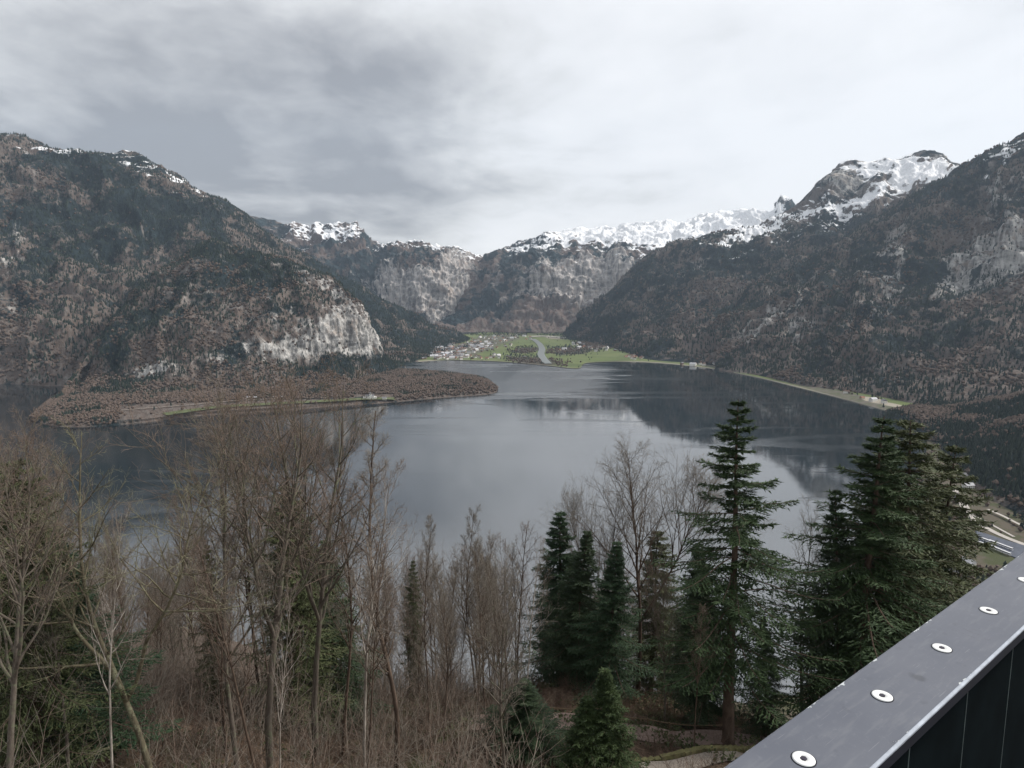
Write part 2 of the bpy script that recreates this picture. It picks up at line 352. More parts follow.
mountain('mountain_right', [
    [Z(715, 368, 6), Z(760, 375, 6), Z(800, 384, 6), Z(850, 391, 8), Z(905, 401, 8), Z(960, 414, 8), Z(1024, 424, 8), Z(1150, 428, 6), Z(1280, 428, 6)],
    [P(718, 352, 3350), P(760, 350, 3150), P(800, 351, 2950), P(850, 354, 2700), P(905, 358, 2500), P(960, 360, 2400), P(1024, 356, 2350), P(1150, 350, 2300), P(1280, 340, 2300)],
    [P(720, 338, 3500), P(760, 320, 3500), P(800, 307, 3400), P(850, 294, 3250), P(905, 286, 3150), P(960, 284, 3050), P(1024, 276, 2950), P(1150, 250, 2850), P(1280, 230, 2800)],
    [P(722, 330, 3600), P(762, 302, 3800), P(802, 281, 3850), P(852, 262, 3750), P(905, 240, 3600), P(960, 226, 3400), P(1024, 206, 3250), P(1150, 180, 3100), P(1280, 160, 3000)],
    [P(724, 325, 3700), P(764, 290, 4000), P(806, 263, 4100), P(856, 236, 4100), P(905, 205, 4000), P(960, 171, 3900), P(1024, 138, 3750), P(1150, 90, 3500), P(1280, 60, 3300)]],
    700, 340, MM, amp=95, gl=380, seed=57, rough=6, rock0=.14,
    rocks=[(985, 262, 50, 30, -20, .38), (1040, 255, 40, 40, 0, .4), (950, 290, 26, 16, -40, .28), (760, 335, 30, 10, -35, .32), (800, 330, 18, 22, 20, .22), (1000, 195, 34, 20, -30, .22), (880, 290, 24, 50, 15, .16), (900, 250, 16, 40, 15, .16), (810, 290, 60, 20, -20, .1), (1010, 230, 30, 10, 0, .15), (870, 340, 40, 20, 0, .08)],
    snows=[(1000, 165, 34, 10, -30, .28), (1015, 150, 30, 8, -30, .2)],
    warm=[(965, 318, 22, 8, -10, .7), (1010, 305, 40, 8, -15, .6), (880, 365, 120, 20, 0, .3), (830, 330, 60, 30, 0, .1), (900, 300, 120, 40, -15, -.12), (940, 345, 120, 12, -8, -.35), (960, 200, 60, 20, -35, -.1), (850, 240, 60, 20, -30, -.2)])

mountain('hill_right', [
    [Z(880, 418, 6), Z(915, 426, 6), Z(940, 445, 6), Z(962, 468, 6), Z(985, 490, 8), Z(1030, 512, 10), Z(1110, 545, 14), Z(1220, 590, 16)],
    [P(885, 414, 1800), P(918, 416, 1700), P(948, 428, 1550), P(975, 440, 1380), P(1000, 455, 1220), P(1045, 462, 1120), P(1120, 470, 1020), P(1240, 470, 900)],
    [P(888, 412, 1900), P(920, 408, 1850), P(950, 412, 1750), P(980, 416, 1620), P(1010, 420, 1480), P(1050, 418, 1380), P(1130, 410, 1250), P(1260, 400, 1100)],
    [P(890, 411, 2000), P(922, 404, 2000), P(955, 403, 1980), P(990, 399, 1900), P(1030, 391, 1800), P(1070, 384, 1700), P(1150, 365, 1500), P(1280, 340, 1300)]],
    300, 160, MM, amp=12, gl=140, seed=66, rough=2.5,
    rocks=[(930, 404, 30, 3, 0, .4)], warm=[(985, 402, 60, 5, -10, .5), (920, 420, 30, 14, 60, .4), (1000, 450, 50, 40, 0, -.3)])

# wooded peninsula under the nose
PEN = [[Z(30, 419), Z(62, 427), Z(130, 424), Z(200, 416), Z(280, 411), Z(340, 406), Z(385, 403), Z(440, 398), Z(490, 394), Z(498, 389)],
       [Z(33, 416, 5), Z(64, 418, 9), Z(130, 416, 14), Z(200, 409, 16), Z(280, 404, 16), Z(340, 399, 15), Z(385, 396, 12), Z(440, 391, 12), Z(483, 389, 10), Z(497, 388, 5)],
       [Z(36, 412, 5), Z(66, 402, 10), Z(118, 398, 20), Z(200, 395, 24), Z(280, 390, 24), Z(340, 386, 20), Z(388, 382, 18), Z(436, 380, 16), Z(480, 381, 12), Z(496, 387, 5)],
       [Z(38, 410), Z(70, 389), Z(112, 386, 0), Z(200, 384, 0), Z(280, 381, 0), Z(340, 375, 0), Z(392, 369, 0), Z(434, 371, 0), Z(478, 377), Z(495, 386)]]
mountain('peninsula', PEN, 420, 90, MM, amp=3, gl=80, seed=71, rough=1.2, back=(60, -12), sky=2.0,
    warm=[(270, 395, 300, 40, 0, .35)], rocks=[(60, 400, 30, 3, -20, .2), (120, 418, 14, 3, 0, .3)])

# ------------------------------------------------------------------ valley floor
def mat_valley():
    t = NT('valley_meadow')
    p = t.pos(); m = t.sep(t.attr('masks').outputs['Vector'])
    n = t.noise(p, .006, 5, .6); f = t.noise(p, .05, 5, .65)
    patch = t.n('ShaderNodeTexVoronoi'); patch.inputs['Scale'].default_value = .007; t.l(p, patch.inputs['Vector'])
    pc = t.sep(patch.outputs['Color'])
    g = t.mix(t.ss(n, .35, .65), (.115, .148, .052), (.082, .104, .045))
    g = t.mix(t.math('MULTIPLY', pc[0], .7), g, (.15, .17, .075))
    g = t.mix(t.math('MULTIPLY', t.ss(f, .5, .7), .4), g, (.10, .10, .05))
    town = t.mix(t.ss(f, .4, .6), (.13, .115, .10), (.08, .09, .05))
    c = t.mix(t.ss(t.math('ADD', m[0], t.math('MULTIPLY', f, .5)), .5, .75), g, town)
    dark = t.mix(f, (.03, .035, .025), (.09, .07, .055))
    c = t.mix(t.ss(t.math('ADD', m[2], t.math('MULTIPLY', n, .6)), .6, .8), c, dark)
    c = t.mix(t.ss(m[1], .35, .6), c, (.30, .27, .22))
    return t.done(c, .95, .1)
VROWS = [[Z(400, 363), Z(440, 360.5), Z(485, 361), Z(520, 363), Z(553, 366), Z(578, 368), Z(588, 363), Z(640, 362), Z(700, 367), Z(750, 376), Z(800, 388), Z(850, 401), Z(912, 418)],
         [Z(400, 361.5, 3), Z(440, 359.3, 3), Z(485, 360, 3), Z(520, 362, 3), Z(553, 365, 3), Z(578, 367, 3), Z(590, 362, 3), Z(640, 361, 3), Z(700, 366, 3), Z(750, 375, 3), Z(800, 386.5, 3), Z(850, 399.5, 3), Z(912, 416, 3)],
         [Z(400, 358, 5), Z(440, 354, 6), Z(485, 353, 6), Z(520, 353, 6), Z(550, 354, 6), Z(575, 355, 6), Z(600, 355, 6), Z(645, 358, 6), Z(700, 364.5, 5), Z(750, 372.5, 5), Z(800, 384, 5), Z(850, 396, 5), Z(912, 410, 5)],
         [Z(400, 350, 8), Z(440, 346, 10), Z(485, 342, 12), Z(520, 342, 12), Z(545, 342, 12), Z(570, 344, 12), Z(600, 349, 12), Z(650, 356, 12), Z(705, 362, 9), Z(752, 370, 9), Z(802, 381, 8), Z(852, 392, 8), Z(914, 403, 8)],
         [Z(400, 345, 10), Z(440, 338, 15), Z(485, 332, 25), Z(520, 332, 25), Z(545, 332, 25), Z(570, 334, 25), Z(600, 342, 16), Z(655, 353, 14), Z(710, 360, 12), Z(754, 368, 12), Z(804, 379, 12), Z(854, 387, 12), Z(918, 397, 12)]]
f0 = VROWS[0]
vr = [[(x*.985, y*.985, -20) for x, y, z in f0]]+VROWS
G, base, seg = loft(vr, 420, 120, amp=0, rough=.5, seed=80)
px, py = proj(base)
Mv = np.stack([gauss(px, py, [(450, 352, 26, 8, 0, .7), (480, 346, 30, 7, -10, .6), (500, 338, 30, 4, 0, .45), (640, 357, 30, 3, 10, .2), (880, 405, 40, 7, 14, .5), (820, 388, 60, 3, 14, .4), (720, 366, 60, 3, 8, .6), (850, 400, 90, 5, 14, .4)]),
               np.exp(-((base[..., 2]-1.5)/1.6)**2)*.8+gauss(px, py, [(873, 400, 13, 3, 10, .9), (893, 405, 12, 2, 8, .8), (556, 338, 12, 1.2, 3, .9)]),
               gauss(px, py, [(535, 361, 34, 5, 5, .6), (525, 350, 18, 4, -5, .6), (570, 351, 28, 5, 0, .6), (590, 344, 20, 4, 10, .5), (800, 380, 100, 3, 13, .4), (520, 334, 60, 3, 0, .4)])], -1)
o = add('valley_floor', mesh('valley_floor', G.reshape(-1, 3), grid_faces(120, 420), mat_valley(), True, attrs={'masks': Mv.reshape(-1, 3)}))
tag(o, kind='structure')
FOREST['valley_floor'] = (G, Mv, 1)

# ------------------------------------------------------------------ the near slope under the lookout
AZ = np.array([-80, -60, -40, -28, -15, 0, 15, 25, 29, 31.5, 32.6, 33.6, 45, 80])
RS = np.array([900, 900, 760, 700, 520, 440, 480, 560, 650, 900, 1450, 2150, 2200, 2200])
HR = np.array([0, 6, 12, 25, 33, 46, 60, 80, 100, 400, 430, 3000])
HH = np.array([14, 16, 19, 24, 27.5, 33, 38.5, 56, 73, 322, 326, 327])
def ground(x, y, detail=True):
    x = np.asarray(x, float); y = np.asarray(y, float)
    r = np.hypot(x, y); az = np.degrees(np.arctan2(x, y))
    h = np.interp(r, HR, HH)
    near = 1-sstep(70, 200, r)
    h = h*(1-.26*sstep(-12, -45, az)*near)
    z = CH-h
    if detail:
        z = z+fbm(x/14, y/14, 4, 5)*1.4*sstep(10, 30, r)*np.clip((400-r)/300, 0, 1)+fbm(x/60, y/60, 3, 8)*9*sstep(70, 150, r)*sstep(430, 330, r)
    rs = np.interp(az, AZ, RS)*(1+.02*fbm(az/3, az*0+.37, 3, 4))
    z = np.where(r > 300, z-30*sstep(0, 1, (r-rs)/(.02*rs+1)), z)
    return z
nr, na = 420, 420
rr = 3*np.power(2300/3., np.linspace(0, 1, nr)); aa = np.radians(np.linspace(-75, 75, na))
RR, AA = np.meshgrid(rr, aa, indexing='ij')
GX, GY = RR*np.sin(AA), RR*np.cos(AA); GZ = ground(GX, GY)
def mat_ground():
    t = NT('forest_floor'); p = t.pos()
    a = t.noise(p, .25, 7, .7); b = t.noise(p, 3.0, 6, .75); c2 = t.noise(p, .05, 4, .6)
    lit = t.ramp(b, [(.3, (.045, .032, .024)), (.5, (.12, .082, .058)), (.7, (.21, .15, .11))])
    moss = t.ramp(b, [(.35, (.03, .035, .015)), (.65, (.085, .09, .04))])
    c = t.mix(t.ss(a, .5, .62), lit, moss)
    far = t.sep(t.n('ShaderNodeNewGeometry').outputs['Position'])
    f = t.noise(p, .02, 6, .7)
    low = t.mix(t.ss(f, .42, .58), (.062, .07, .034), (.10, .085, .065)); low = t.mix(t.ss(far[0], 100, 250), (.11, .085, .07), low)
    c = t.mix(t.ss(far[2], 14, 5), c, low)
    t.bump(b, .8, .12)
    return t.done(c, .95, .1)
o = add('hillside_ground', mesh('hillside_ground', np.stack([GX, GY, GZ], -1).reshape(-1, 3), grid_faces(nr, na)[:, ::-1], mat_ground(), True))
tag(o, kind='structure')

def ribbon(name, pts, width, mat, lift=.06, step=1.0, zf=None, kind='structure'):
    pts = np.asarray(pts, float)[:, :2]
    n = max(8, int(np.sum(np.linalg.norm(np.diff(pts, axis=0), axis=1))/step))
    c = catmull(pts, np.linspace(0, 1, n)); d = np.gradient(c, axis=0); d /= np.linalg.norm(d, axis=1)[:, None]
    nn = np.stack([-d[:, 1], d[:, 0]], 1)
    offs = np.linspace(-.5, .5, 5)*width
    zc = (zf or ground)(c[:, 0], c[:, 1])
    V = np.zeros((5, n, 3))
    for k, of in enumerate(offs):
        q = c+nn*of; V[k, :, :2] = q; V[k, :, 2] = np.maximum((zf or ground)(q[:, 0], q[:, 1]), zc-.15)+lift
    me = mesh(name, V.reshape(-1, 3), grid_faces(5, n), mat, True)
    o = add(name, me); tag(o, kind=kind); return c
gravel = simple('gravel_path', (.26, .225, .19), .35, 6, obj=False, bump=.6, bd=.03)
leafy = simple('leafy_path', (.21, .155, .13), .4, 5, obj=False, bump=.6, bd=.03)
def near(px, D): return ((px-512)/F*D/.93*1.0, D)
pathA = ribbon('forest_path', [near(470, 47.5), near(560, 47), near(640, 46.5), near(700, 46.5), near(770, 48.5), near(840, 52)], 2.6, leafy, .1, .5)
pathB = ribbon('gravel_path', [near(520, 36), near(600, 37.5), near(680, 40.5), near(740, 42.5), near(800, 46)], 1.6, gravel, .1, .5)

# ------------------------------------------------------------------ lake
def mat_water():
    t = NT('lake_water'); p = t.pos()
    big = t.noise(t.pos((1, .45, 1), rot=(0, 0, R(18))), .0016, 4, .55, 1.2)
    st = t.noise(t.pos((.35, 1.9, 1), rot=(0, 0, R(-14))), .003, 4, .5, 1.5)
    rip = t.noise(t.pos((1, 1.6, 1)), .35, 3, .6)
    swell = t.noise(t.pos((.5, 1.5, 1), rot=(0, 0, R(10))), .03, 4, .6)
    k = t.math('ADD', t.math('MULTIPLY', t.ss(big, .45, .6), .5), t.math('MULTIPLY', t.ss(st, .52, .62), .9))
    # wind-ruffled water off the far village
    xyz = t.sep(t.n('ShaderNodeNewGeometry').outputs['Position'])
    ex = t.math('DIVIDE', t.math('ADD', xyz[0], 60.), 520.); ey = t.math('DIVIDE', t.math('SUBTRACT', xyz[1], 3000.), 800.)
    el = t.math('ADD', t.math('MULTIPLY', ex, ex), t.math('MULTIPLY', ey, ey))
    el = t.math('ADD', el, t.math('MULTIPLY', t.math('SUBTRACT', t.noise(t.pos((.5, 1.6, 1), rot=(0, 0, R(-12))), .004, 4, .6, 1.0), .5), 3.2))
    wind = t.ss(el, 1.25, .8)
    k = t.math('ADD', k, t.math('MULTIPLY', wind, 1.8))
    rough = t.math('MULTIPLY_ADD', k, .10, .035)
    h = t.math('MULTIPLY', t.math('ADD', t.math('MULTIPLY', rip, .5), t.math('MULTIPLY', swell, 1.2)), t.math('MULTIPLY_ADD', k, 1.2, .25))
    t.bump(h, .22, .35)
    t.b.inputs['IOR'].default_value = 3.0
    return t.done((.010, .015, .018), rough, .6)
o = add('lake', mesh('lake', [(-9000, 150, 0), (9000, 150, 0), (9000, 5600, 0), (-9000, 5600, 0)], np.array([[0, 1, 2, 3]]), mat_water()))
tag(o, kind='structure')
o = add('ground', mesh('ground', [(-9300, -1500, -42), (9300, -1500, -42), (9300, 10700, -42), (-9300, 10700, -42)], np.array([[0, 1, 2, 3]]), simple('lake_bed', (.06, .055, .045), .2, .01, obj=False)))
tag(o, kind='structure')
# river through the delta
river = NT('river_water'); river.bump(river.noise(river.pos(), .1, 3), .15, .3); river = river.done((.16, .175, .17), .35, .5)
def vz(px, py):
    x, y = proj(G); i = np.argmin((x-px)**2+(y-py)**2); return G.reshape(-1, 3)[i]
VG = G.reshape(-1, 3)
def valley_z(x, y):
    x = np.atleast_1d(x); y = np.atleast_1d(y); sub = VG[::3]; out = []
    for a, b in zip(x, y):
        i = np.argmin((sub[:, 0]-a)**2+(sub[:, 1]-b)**2); out.append(sub[i, 2])
    return np.array(out)
rv = [Z(p_, q_, 8) for p_, q_ in ((533, 340), (539, 344), (542, 349), (541, 354), (544, 359), (548, 363))]
ribbon('river', rv, 42, river, 2.5, 40, lambda x, y: valley_z(x, y))
gr = simple('shore_gravel', (.36, .34, .30), .2, .05, obj=False)
ribbon('gravel_bank', [Z(530, 337.6, 12), Z(545, 337.2, 12), Z(566, 339, 12)], 90, gr, 4, 30, lambda x, y: valley_z(x, y))

# ------------------------------------------------------------------ far woods (uncountable, one mesh per slope)
def ico_like(k=0):
    a = np.array([(0, 0, 1.0), (.5, 0, .62), (.1, .5, .7), (-.45, .25, .6), (-.35, -.4, .66), (.2, -.5, .58), (.3, .1, .1), (-.1, .3, .12), (-.15, -.3, .1)])
    f = [(0, 1, 2), (0, 2, 3), (0, 3, 4), (0, 4, 5), (0, 5, 1), (1, 6, 2), (2, 6, 7), (2, 7, 3), (3, 7, 8), (3, 8, 4), (4, 8, 5), (5, 8, 6), (5, 6, 1)]
    return a, np.array(f)
def cone_tree():
    v = []; f = []
    for (z0, z1, r) in ((.12, .62, .27), (.42, 1.0, .19)):
        b = len(v)
        for k in range(5):
            a = k*2*math.pi/5+z0*3; v.append((r*math.cos(a)*(1+.2*(k % 2)), r*math.sin(a), z0+.03*(k % 2)))
        v.append((0, 0, z1))
        for k in range(5): f.append((b+k, b+(k+1) % 5, b+5))
    return np.array(v), np.array(f)
def mat_trees():
    t = NT('distant_trees'); a = t.attr('tint'); m = t.sep(a.outputs['Vector'])
    dk = t.mix(m[1], (.016, .026, .024), (.045, .058, .044))
    br = t.mix(m[1], (.086, .064, .052), (.130, .100, .083))
    c = t.mix(m[0], dk, br)
    return t.done(c, .95, .05)
MT = mat_trees()
def forest(name, src, count, size, conif=.5, vmin=.0, seed=1, dens=None, zmin=4, label=None, clump=250.):
    G, M, vmax = FOREST[src]; g = np.random.default_rng(seed)
    nv, nu = G.shape[:2]
    vv = g.random(count*3)*(vmax-vmin)+vmin; uu = g.random(count*3)
    fi = np.minimum(vv*(nv-1), nv-1.001); fj = np.minimum(uu*(nu-1), nu-1.001); i = fi.astype(int); j = fj.astype(int)
    # area weighting
    du = np.linalg.norm(np.diff(G, axis=1), axis=2)[:-1]; dv = np.linalg.norm(np.diff(G, axis=0), axis=2)[:, :-1]
    A = (du*dv)[np.minimum(i, nv-2), np.minimum(j, nu-2)]; A = A/np.percentile(A, 90)
    fa = (fi-i)[:, None]; fb = (fj-j)[:, None]
    pos = G[i, j]*(1-fa)*(1-fb)+G[i+1, j]*fa*(1-fb)+G[i, j+1]*(1-fa)*fb+G[i+1, j+1]*fa*fb
    mk = M[i, j]; px, py = proj(pos)
    w = A*(pos[:, 2] > zmin)
    if dens: w = w*dens(pos, mk, px, py)
    else: w = w*np.clip(1-mk[:, 0]*1.6, .12, 1)*np.clip(1-mk[:, 1]*1.3, .1, 1)
    keep = (g.random(len(w)) < w) & (px > -120) & (px < 1150)
    pos = pos[keep][:count]; mk = mk[keep][:count]
    cn = fbm(pos[:, 0]/clump, (pos[:, 1]+pos[:, 2])/clump, 5, seed+3)*.9+.5-mk[:, 2]*.7
    isC = g.random(len(pos)) < np.clip((cn-.5)*3+conif, .03, .97)
    Vs, Fs, Ts = [], [], []; off = 0
    for flag, (tv, tf) in ((True, cone_tree()), (False, ico_like())):
        p = pos[isC == flag]; n = len(p)
        if not n: continue
        s = size*(.65+.6*g.random(n))*(1.15 if flag else .85); w_ = s*(.85 if flag else .95)
        a = g.random(n)*6.283; ca, sa = np.cos(a), np.sin(a)
        V = np.zeros((n, len(tv), 3))
        jit = 1+.25*(g.random((n, len(tv)))-.5)
        V[..., 0] = (tv[:, 0]*ca[:, None]-tv[:, 1]*sa[:, None])*w_[:, None]*jit
        V[..., 1] = (tv[:, 0]*sa[:, None]+tv[:, 1]*ca[:, None])*w_[:, None]*jit
        V[..., 2] = tv[:, 2]*s[:, None]*jit-.6
        V += p[:, None]
        Vs.append(V.reshape(-1, 3)); Fs.append((tf[None]+(np.arange(n)*len(tv))[:, None, None]+off).reshape(-1, 3)); off += n*len(tv)
        tt = np.zeros((n, len(tv), 3)); tt[..., 0] = 0 if flag else 1; tt[..., 1] = g.random(n)[:, None]; Ts.append(tt.reshape(-1, 3))
    me = mesh(name, np.concatenate(Vs), np.concatenate(Fs), MT, False, attrs={'tint': np.concatenate(Ts)})
    o = add(name, me); tag(o, label, 'woodland', None, 'stuff'); return o
forest('distant_woodland', 'mountain_left', 26000, 15, 1.5, .12, 1, label='dark mixed woodland covering the high slope on the left of the lake', clump=500)
forest('distant_woodland', 'mountain_nose', 12000, 12, 1.0, .18, 2, label='mixed wood between the pale cliffs of the blunt spur', clump=160,
       dens=lambda p, m, x, y: np.clip(1-m[:, 0]*2.0, .05, 1))
forest('distant_woodland', 'peninsula', 19000, 10, .2, .15, 3, zmin=2, label='leafless brown wood covering the low wooded peninsula', clump=120,
       dens=lambda p, m, x, y: np.where((y > 399.5+(300-x)*.03) & (x < 380) & (x > 120), .04, 1.0)*np.where((np.abs(x-374) < 20) & (y > 394.5), 0.0, 1))
forest('distant_woodland', 'mountain_snow_peak', 17000, 17, 1.5, .2, 4, label='dark wood on the long slope below the snowy summit', clump=500,
       dens=lambda p, m, x, y: np.clip(1-m[:, 0]*1.6, .1, 1)*np.clip(1-m[:, 1]*1.6, .0, 1)*(p[:, 2] < 1000))
forest('distant_woodland', 'mountain_right', 28000, 14, 1.25, .16, 5, label='brown and green mixed wood on the steep slope right of the lake', clump=350)
forest('distant_woodland', 'hill_right', 8000, 12, .7, .2, 6, label='mixed wood on the low foothill at the right edge', clump=200)
forest('distant_woodland', 'valley_floor', 10000, 12, 1.5, .1, 7, zmin=2.5, label='dark groves between the green meadows of the valley', clump=400,
       dens=lambda p, m, x, y: (np.clip(m[:, 2]*5-.6, 0, 1)*.97+.02)*(np.abs(x-np.interp(y, [338, 344, 349, 354, 359, 363], [532, 539, 542, 541, 544, 549])) > 5))

# ------------------------------------------------------------------ houses
wallw = simple('white_render', (.74, .72, .68), .1, .6, rough=.9)
wallc = simple('cream_render', (.50, .44, .34), .12, .6)
wallb = simple('brown_boards', (.16, .10, .065), .25, .8)
roofb = simple('brown_tiles', (.14, .095, .075), .25, 1.2)
roofg = simple('grey_tiles', (.17, .17, .18), .25, 1.2)
roofr = simple('red_tiles', (.24, .105, .07), .25, 1.2)
roofl = simple('pale_sheet_roof', (.48, .48, .50), .12, .4)
winm = simple('dark_window', (.03, .035, .04), .2, 1, rough=.15, spec=.5)
def far_house(wm, rm, L, Wd, H):
    b = MB(); b.box((0, 0, H/2-1), (L, Wd, H+2)); n1q = len(b.q); n1t = 0
    b.gable((0, 0, H), (L, Wd, Wd*.38), .8)
    b2 = b; mi = [0]*6+[1]*3+[1]*2
    b2.box((L*.2, Wd*.15, H+Wd*.3), (.9, .9, Wd*.3)); mi = [0]*6+[1]*3+[0]*6+[1]*2
    return mesh('house', b2.v, [np.array(b2.q), np.array(b2.t)], [wm, rm], mi=mi)
kinds = [(far_house(wallw, roofb, 15, 11, 7), 'tiny white house with a brown roof in the far lakeside village'),
         (far_house(wallw, roofg, 17, 12, 8), 'tiny white house with a grey roof in the far lakeside village'),
         (far_house(wallc, roofr, 14, 10, 6), 'tiny cream house with a reddish roof in the far lakeside village'),
         (far_house(wallb, roofg, 13, 10, 6), 'tiny brown wooden house in the far lakeside village'),
         (far_house(wallw, roofl, 26, 14, 7), 'tiny long pale-roofed building in the far lakeside village')]
g = np.random.default_rng(12); cnt = 0; used = []
zones = [(440, 355, 20, 5, 60), (455, 350, 22, 5, 60), (482, 345, 22, 5, 45), (505, 338, 22, 3.5, 25), (470, 357, 45, 1.8, 26), (600, 349, 26, 3, 18), (640, 357.5, 22, 2, 18), (575, 347, 14, 3, 7), (690, 364.3, 30, 1, 5)]
for (cx, cy, rx, ry, n) in [(a_, b_, c_, d_, int(n_*1.35)) for a_, b_, c_, d_, n_ in zones]:
    for k in range(n):
        for t_ in range(20):
            a, b_ = g.normal(0, .55, 2); q = (cx+a*rx, cy+b_*ry)
            w = np.array(Z(q[0], q[1], 7))
            if any((w[0]-u[0])**2+(w[1]-u[1])**2 < 15**2 for u in used): continue
            z = valley_z(w[0], w[1])[0]
            if z < 2.4 or w[1] > 5700: continue
            used.append(w); me, lb = kinds[g.choice(5, p=[.32, .2, .17, .16, .15])]
            o = bpy.data.objects.new('house', me); COL.objects.link(o); o.location = (w[0], w[1], z); o.rotation_euler = (0, 0, g.random()*3.14)
            o.scale = (1.15, 1.15, 1.2); tag(o, lb, 'house', 'houses of the village on the far shore'); cnt += 1; break
# buildings and worksheds along the right shore
for i, (x_, y_, L, me_, lb) in enumerate([(873, 400.5, 1, 4, 'long pale-roofed shed on the right shore beside the gravel yard'), (884, 402.5, 1, 1, 'white grey-roofed house at the near end of the right shore strip'),
                                          (846, 393, 1, 0, 'white brown-roofed house alone on the green right shore strip'), (862, 398.5, 1, 2, 'cream reddish-roofed house before the gravel yard on the right shore')]):
    w = Z(x_, y_, 7); o = bpy.data.objects.new('house', kinds[me_][0]); COL.objects.link(o); o.location = (w[0], w[1], valley_z(w[0], w[1])[0]); o.rotation_euler = (0, 0, .5+i)
    tag(o, lb, 'house')

penG = FOREST['peninsula'][0].reshape(-1, 3)
VZ = lambda p: float(penG[np.argmin((penG[:, 0]-p[0])**2+(penG[:, 1]-p[1])**2), 2])
# villa on the peninsula
def near_house(name, loc, rz, L, Wd, H, wm, rm, label, cat, pitch=.42, nw=4, floors=2, group=None):
    h = empty(name, loc, rz); tag(h, label, cat, group)
    add('wall', MB().box((0, 0, H/2-1.5), (L, Wd, H+3)).mesh('wall', wm), h)
    rf = add('roof', MB().gable((0, 0, H), (L, Wd, Wd*pitch), .7).mesh('roof', rm), h)
    add('chimney', MB().box((L*.2, Wd*.12, H+Wd*pitch*.8), (.8, .8, Wd*.32)).mesh('chimney', wm), rf)
    wme = MB().box((0, 0, 0), (1.2, .08, 1.5)).mesh('window', winm)
    for fl in range(floors):
        for k in range(nw):
            for s in (-1, 1):
                o = add('window', wme, h, (-L/2+L*(k+.5)/nw, s*(Wd/2+.03), 1.8+fl*2.9))
    return h
vl = Z(370, 400.5, 6); zt = 9
v = near_house('villa', (vl[0], vl[1], VZ(vl)), .15, 26, 15, 10, wallw, roofg, 'white lakeside villa with a small tower among trees on the peninsula', 'villa', .3, 6, 3)
tw = add('tower', MB().box((2, -5, 8), (6.5, 6.5, 19)).mesh('tower', wallw), v)
add('tower_roof', MB().cyl((2, -5, 17.5), 5.2, 7, 4, .2).mesh('tower_roof', roofg), tw)
add('wing', MB().box((17, 0, 3), (9, 11, 9)).mesh('wing', wallw), v); add('wing', MB().box((-17, 0, 3), (9, 11, 8)).mesh('wing', wallw), v)
b2 = Z(382, 400.5, 5); near_house('boathouse', (b2[0]+8, b2[1], VZ(b2)), .1, 14, 9, 5, wallw, roofg, 'small white outbuilding at the water right of the towered villa', 'boathouse', .35, 3, 1)
lawn = simple('lawn', (.095, .11, .05), .3, .08, obj=False)
penG = FOREST['peninsula'][0].reshape(-1, 3)
def pen_z(x, y):
    x = np.atleast_1d(x); y = np.atleast_1d(y)
    return np.array([np.max(penG[np.argsort((penG[:, 0]-a)**2+(penG[:, 1]-b)**2)[:4], 2]) for a, b in zip(x, y)])
ribbon('shore_meadow', [Z(165, 418.5, 3), Z(215, 412.5, 3), Z(270, 409, 3), Z(320, 405.5, 3), Z(365, 402, 3), Z(395, 400.5, 3)], 34, lawn, 2.0, 14, pen_z)
ribbon('shore_road', [Z(120, 413, 12), Z(175, 409, 14), Z(230, 404.5, 14), Z(290, 401, 14), Z(335, 399, 14)], 6, gravel, 3.4, 14, pen_z)
for k, (x_, y_) in enumerate([(252, 401.5), (278, 400.5)]):
    w = Z(x_, y_, 15); near_house('lakeside_shed', (w[0], w[1], pen_z(w[0], w[1])[0]+1), .12, 30, 9, 5, simple('weathered_wall%d' % k, (.36, .32, .27), .2, .5), roofl,
        ['left one of two long pale sheds above the shore meadow', 'right one of two long pale sheds above the shore meadow'][k], 'shed', .2, 5, 1)

# ------------------------------------------------------------------ the lakeside district at the right, 0.8 km off
asph = simple('asphalt', (.17, .17, .175), .15, .2, obj=False); pave = simple('pale_paving', (.40, .37, .34), .15, .3, obj=False)
flat = lambda x, y: np.maximum(ground(x, y, False), 2.6)
ribbon('road', [Z(955, 490, 4), Z(962, 504, 4), Z(972, 519, 4), Z(990, 530, 4), Z(1012, 540, 4), Z(1040, 550, 4)], 9, pave, .6, 6, flat)
ribbon('road_branch', [Z(966, 503, 4), Z(972, 514, 4), Z(990, 524, 4), Z(1014, 537, 4)], 4, pave, .75, 6, flat)
ribbon('lane', [Z(988, 506, 12), Z(1004, 513, 12), Z(1020, 521, 12), Z(1040, 529, 12)], 5, pave, 3.4, 6, flat)
def slabpoly(name, pts, z0, z1, mat, parent=None):
    n = len(pts); V = [(p[0], p[1], z0) for p in pts]+[(p[0], p[1], z1) for p in pts]
    q = [[k, (k+1) % n, n+(k+1) % n, n+k] for k in range(n)]
    me = mesh(name, V, [np.array(q), np.array([list(range(n))[::-1], [n+k for k in range(n)]])], mat)
    return add(name, me, parent)
def P4(px, py, z): return Z(px, py, z)
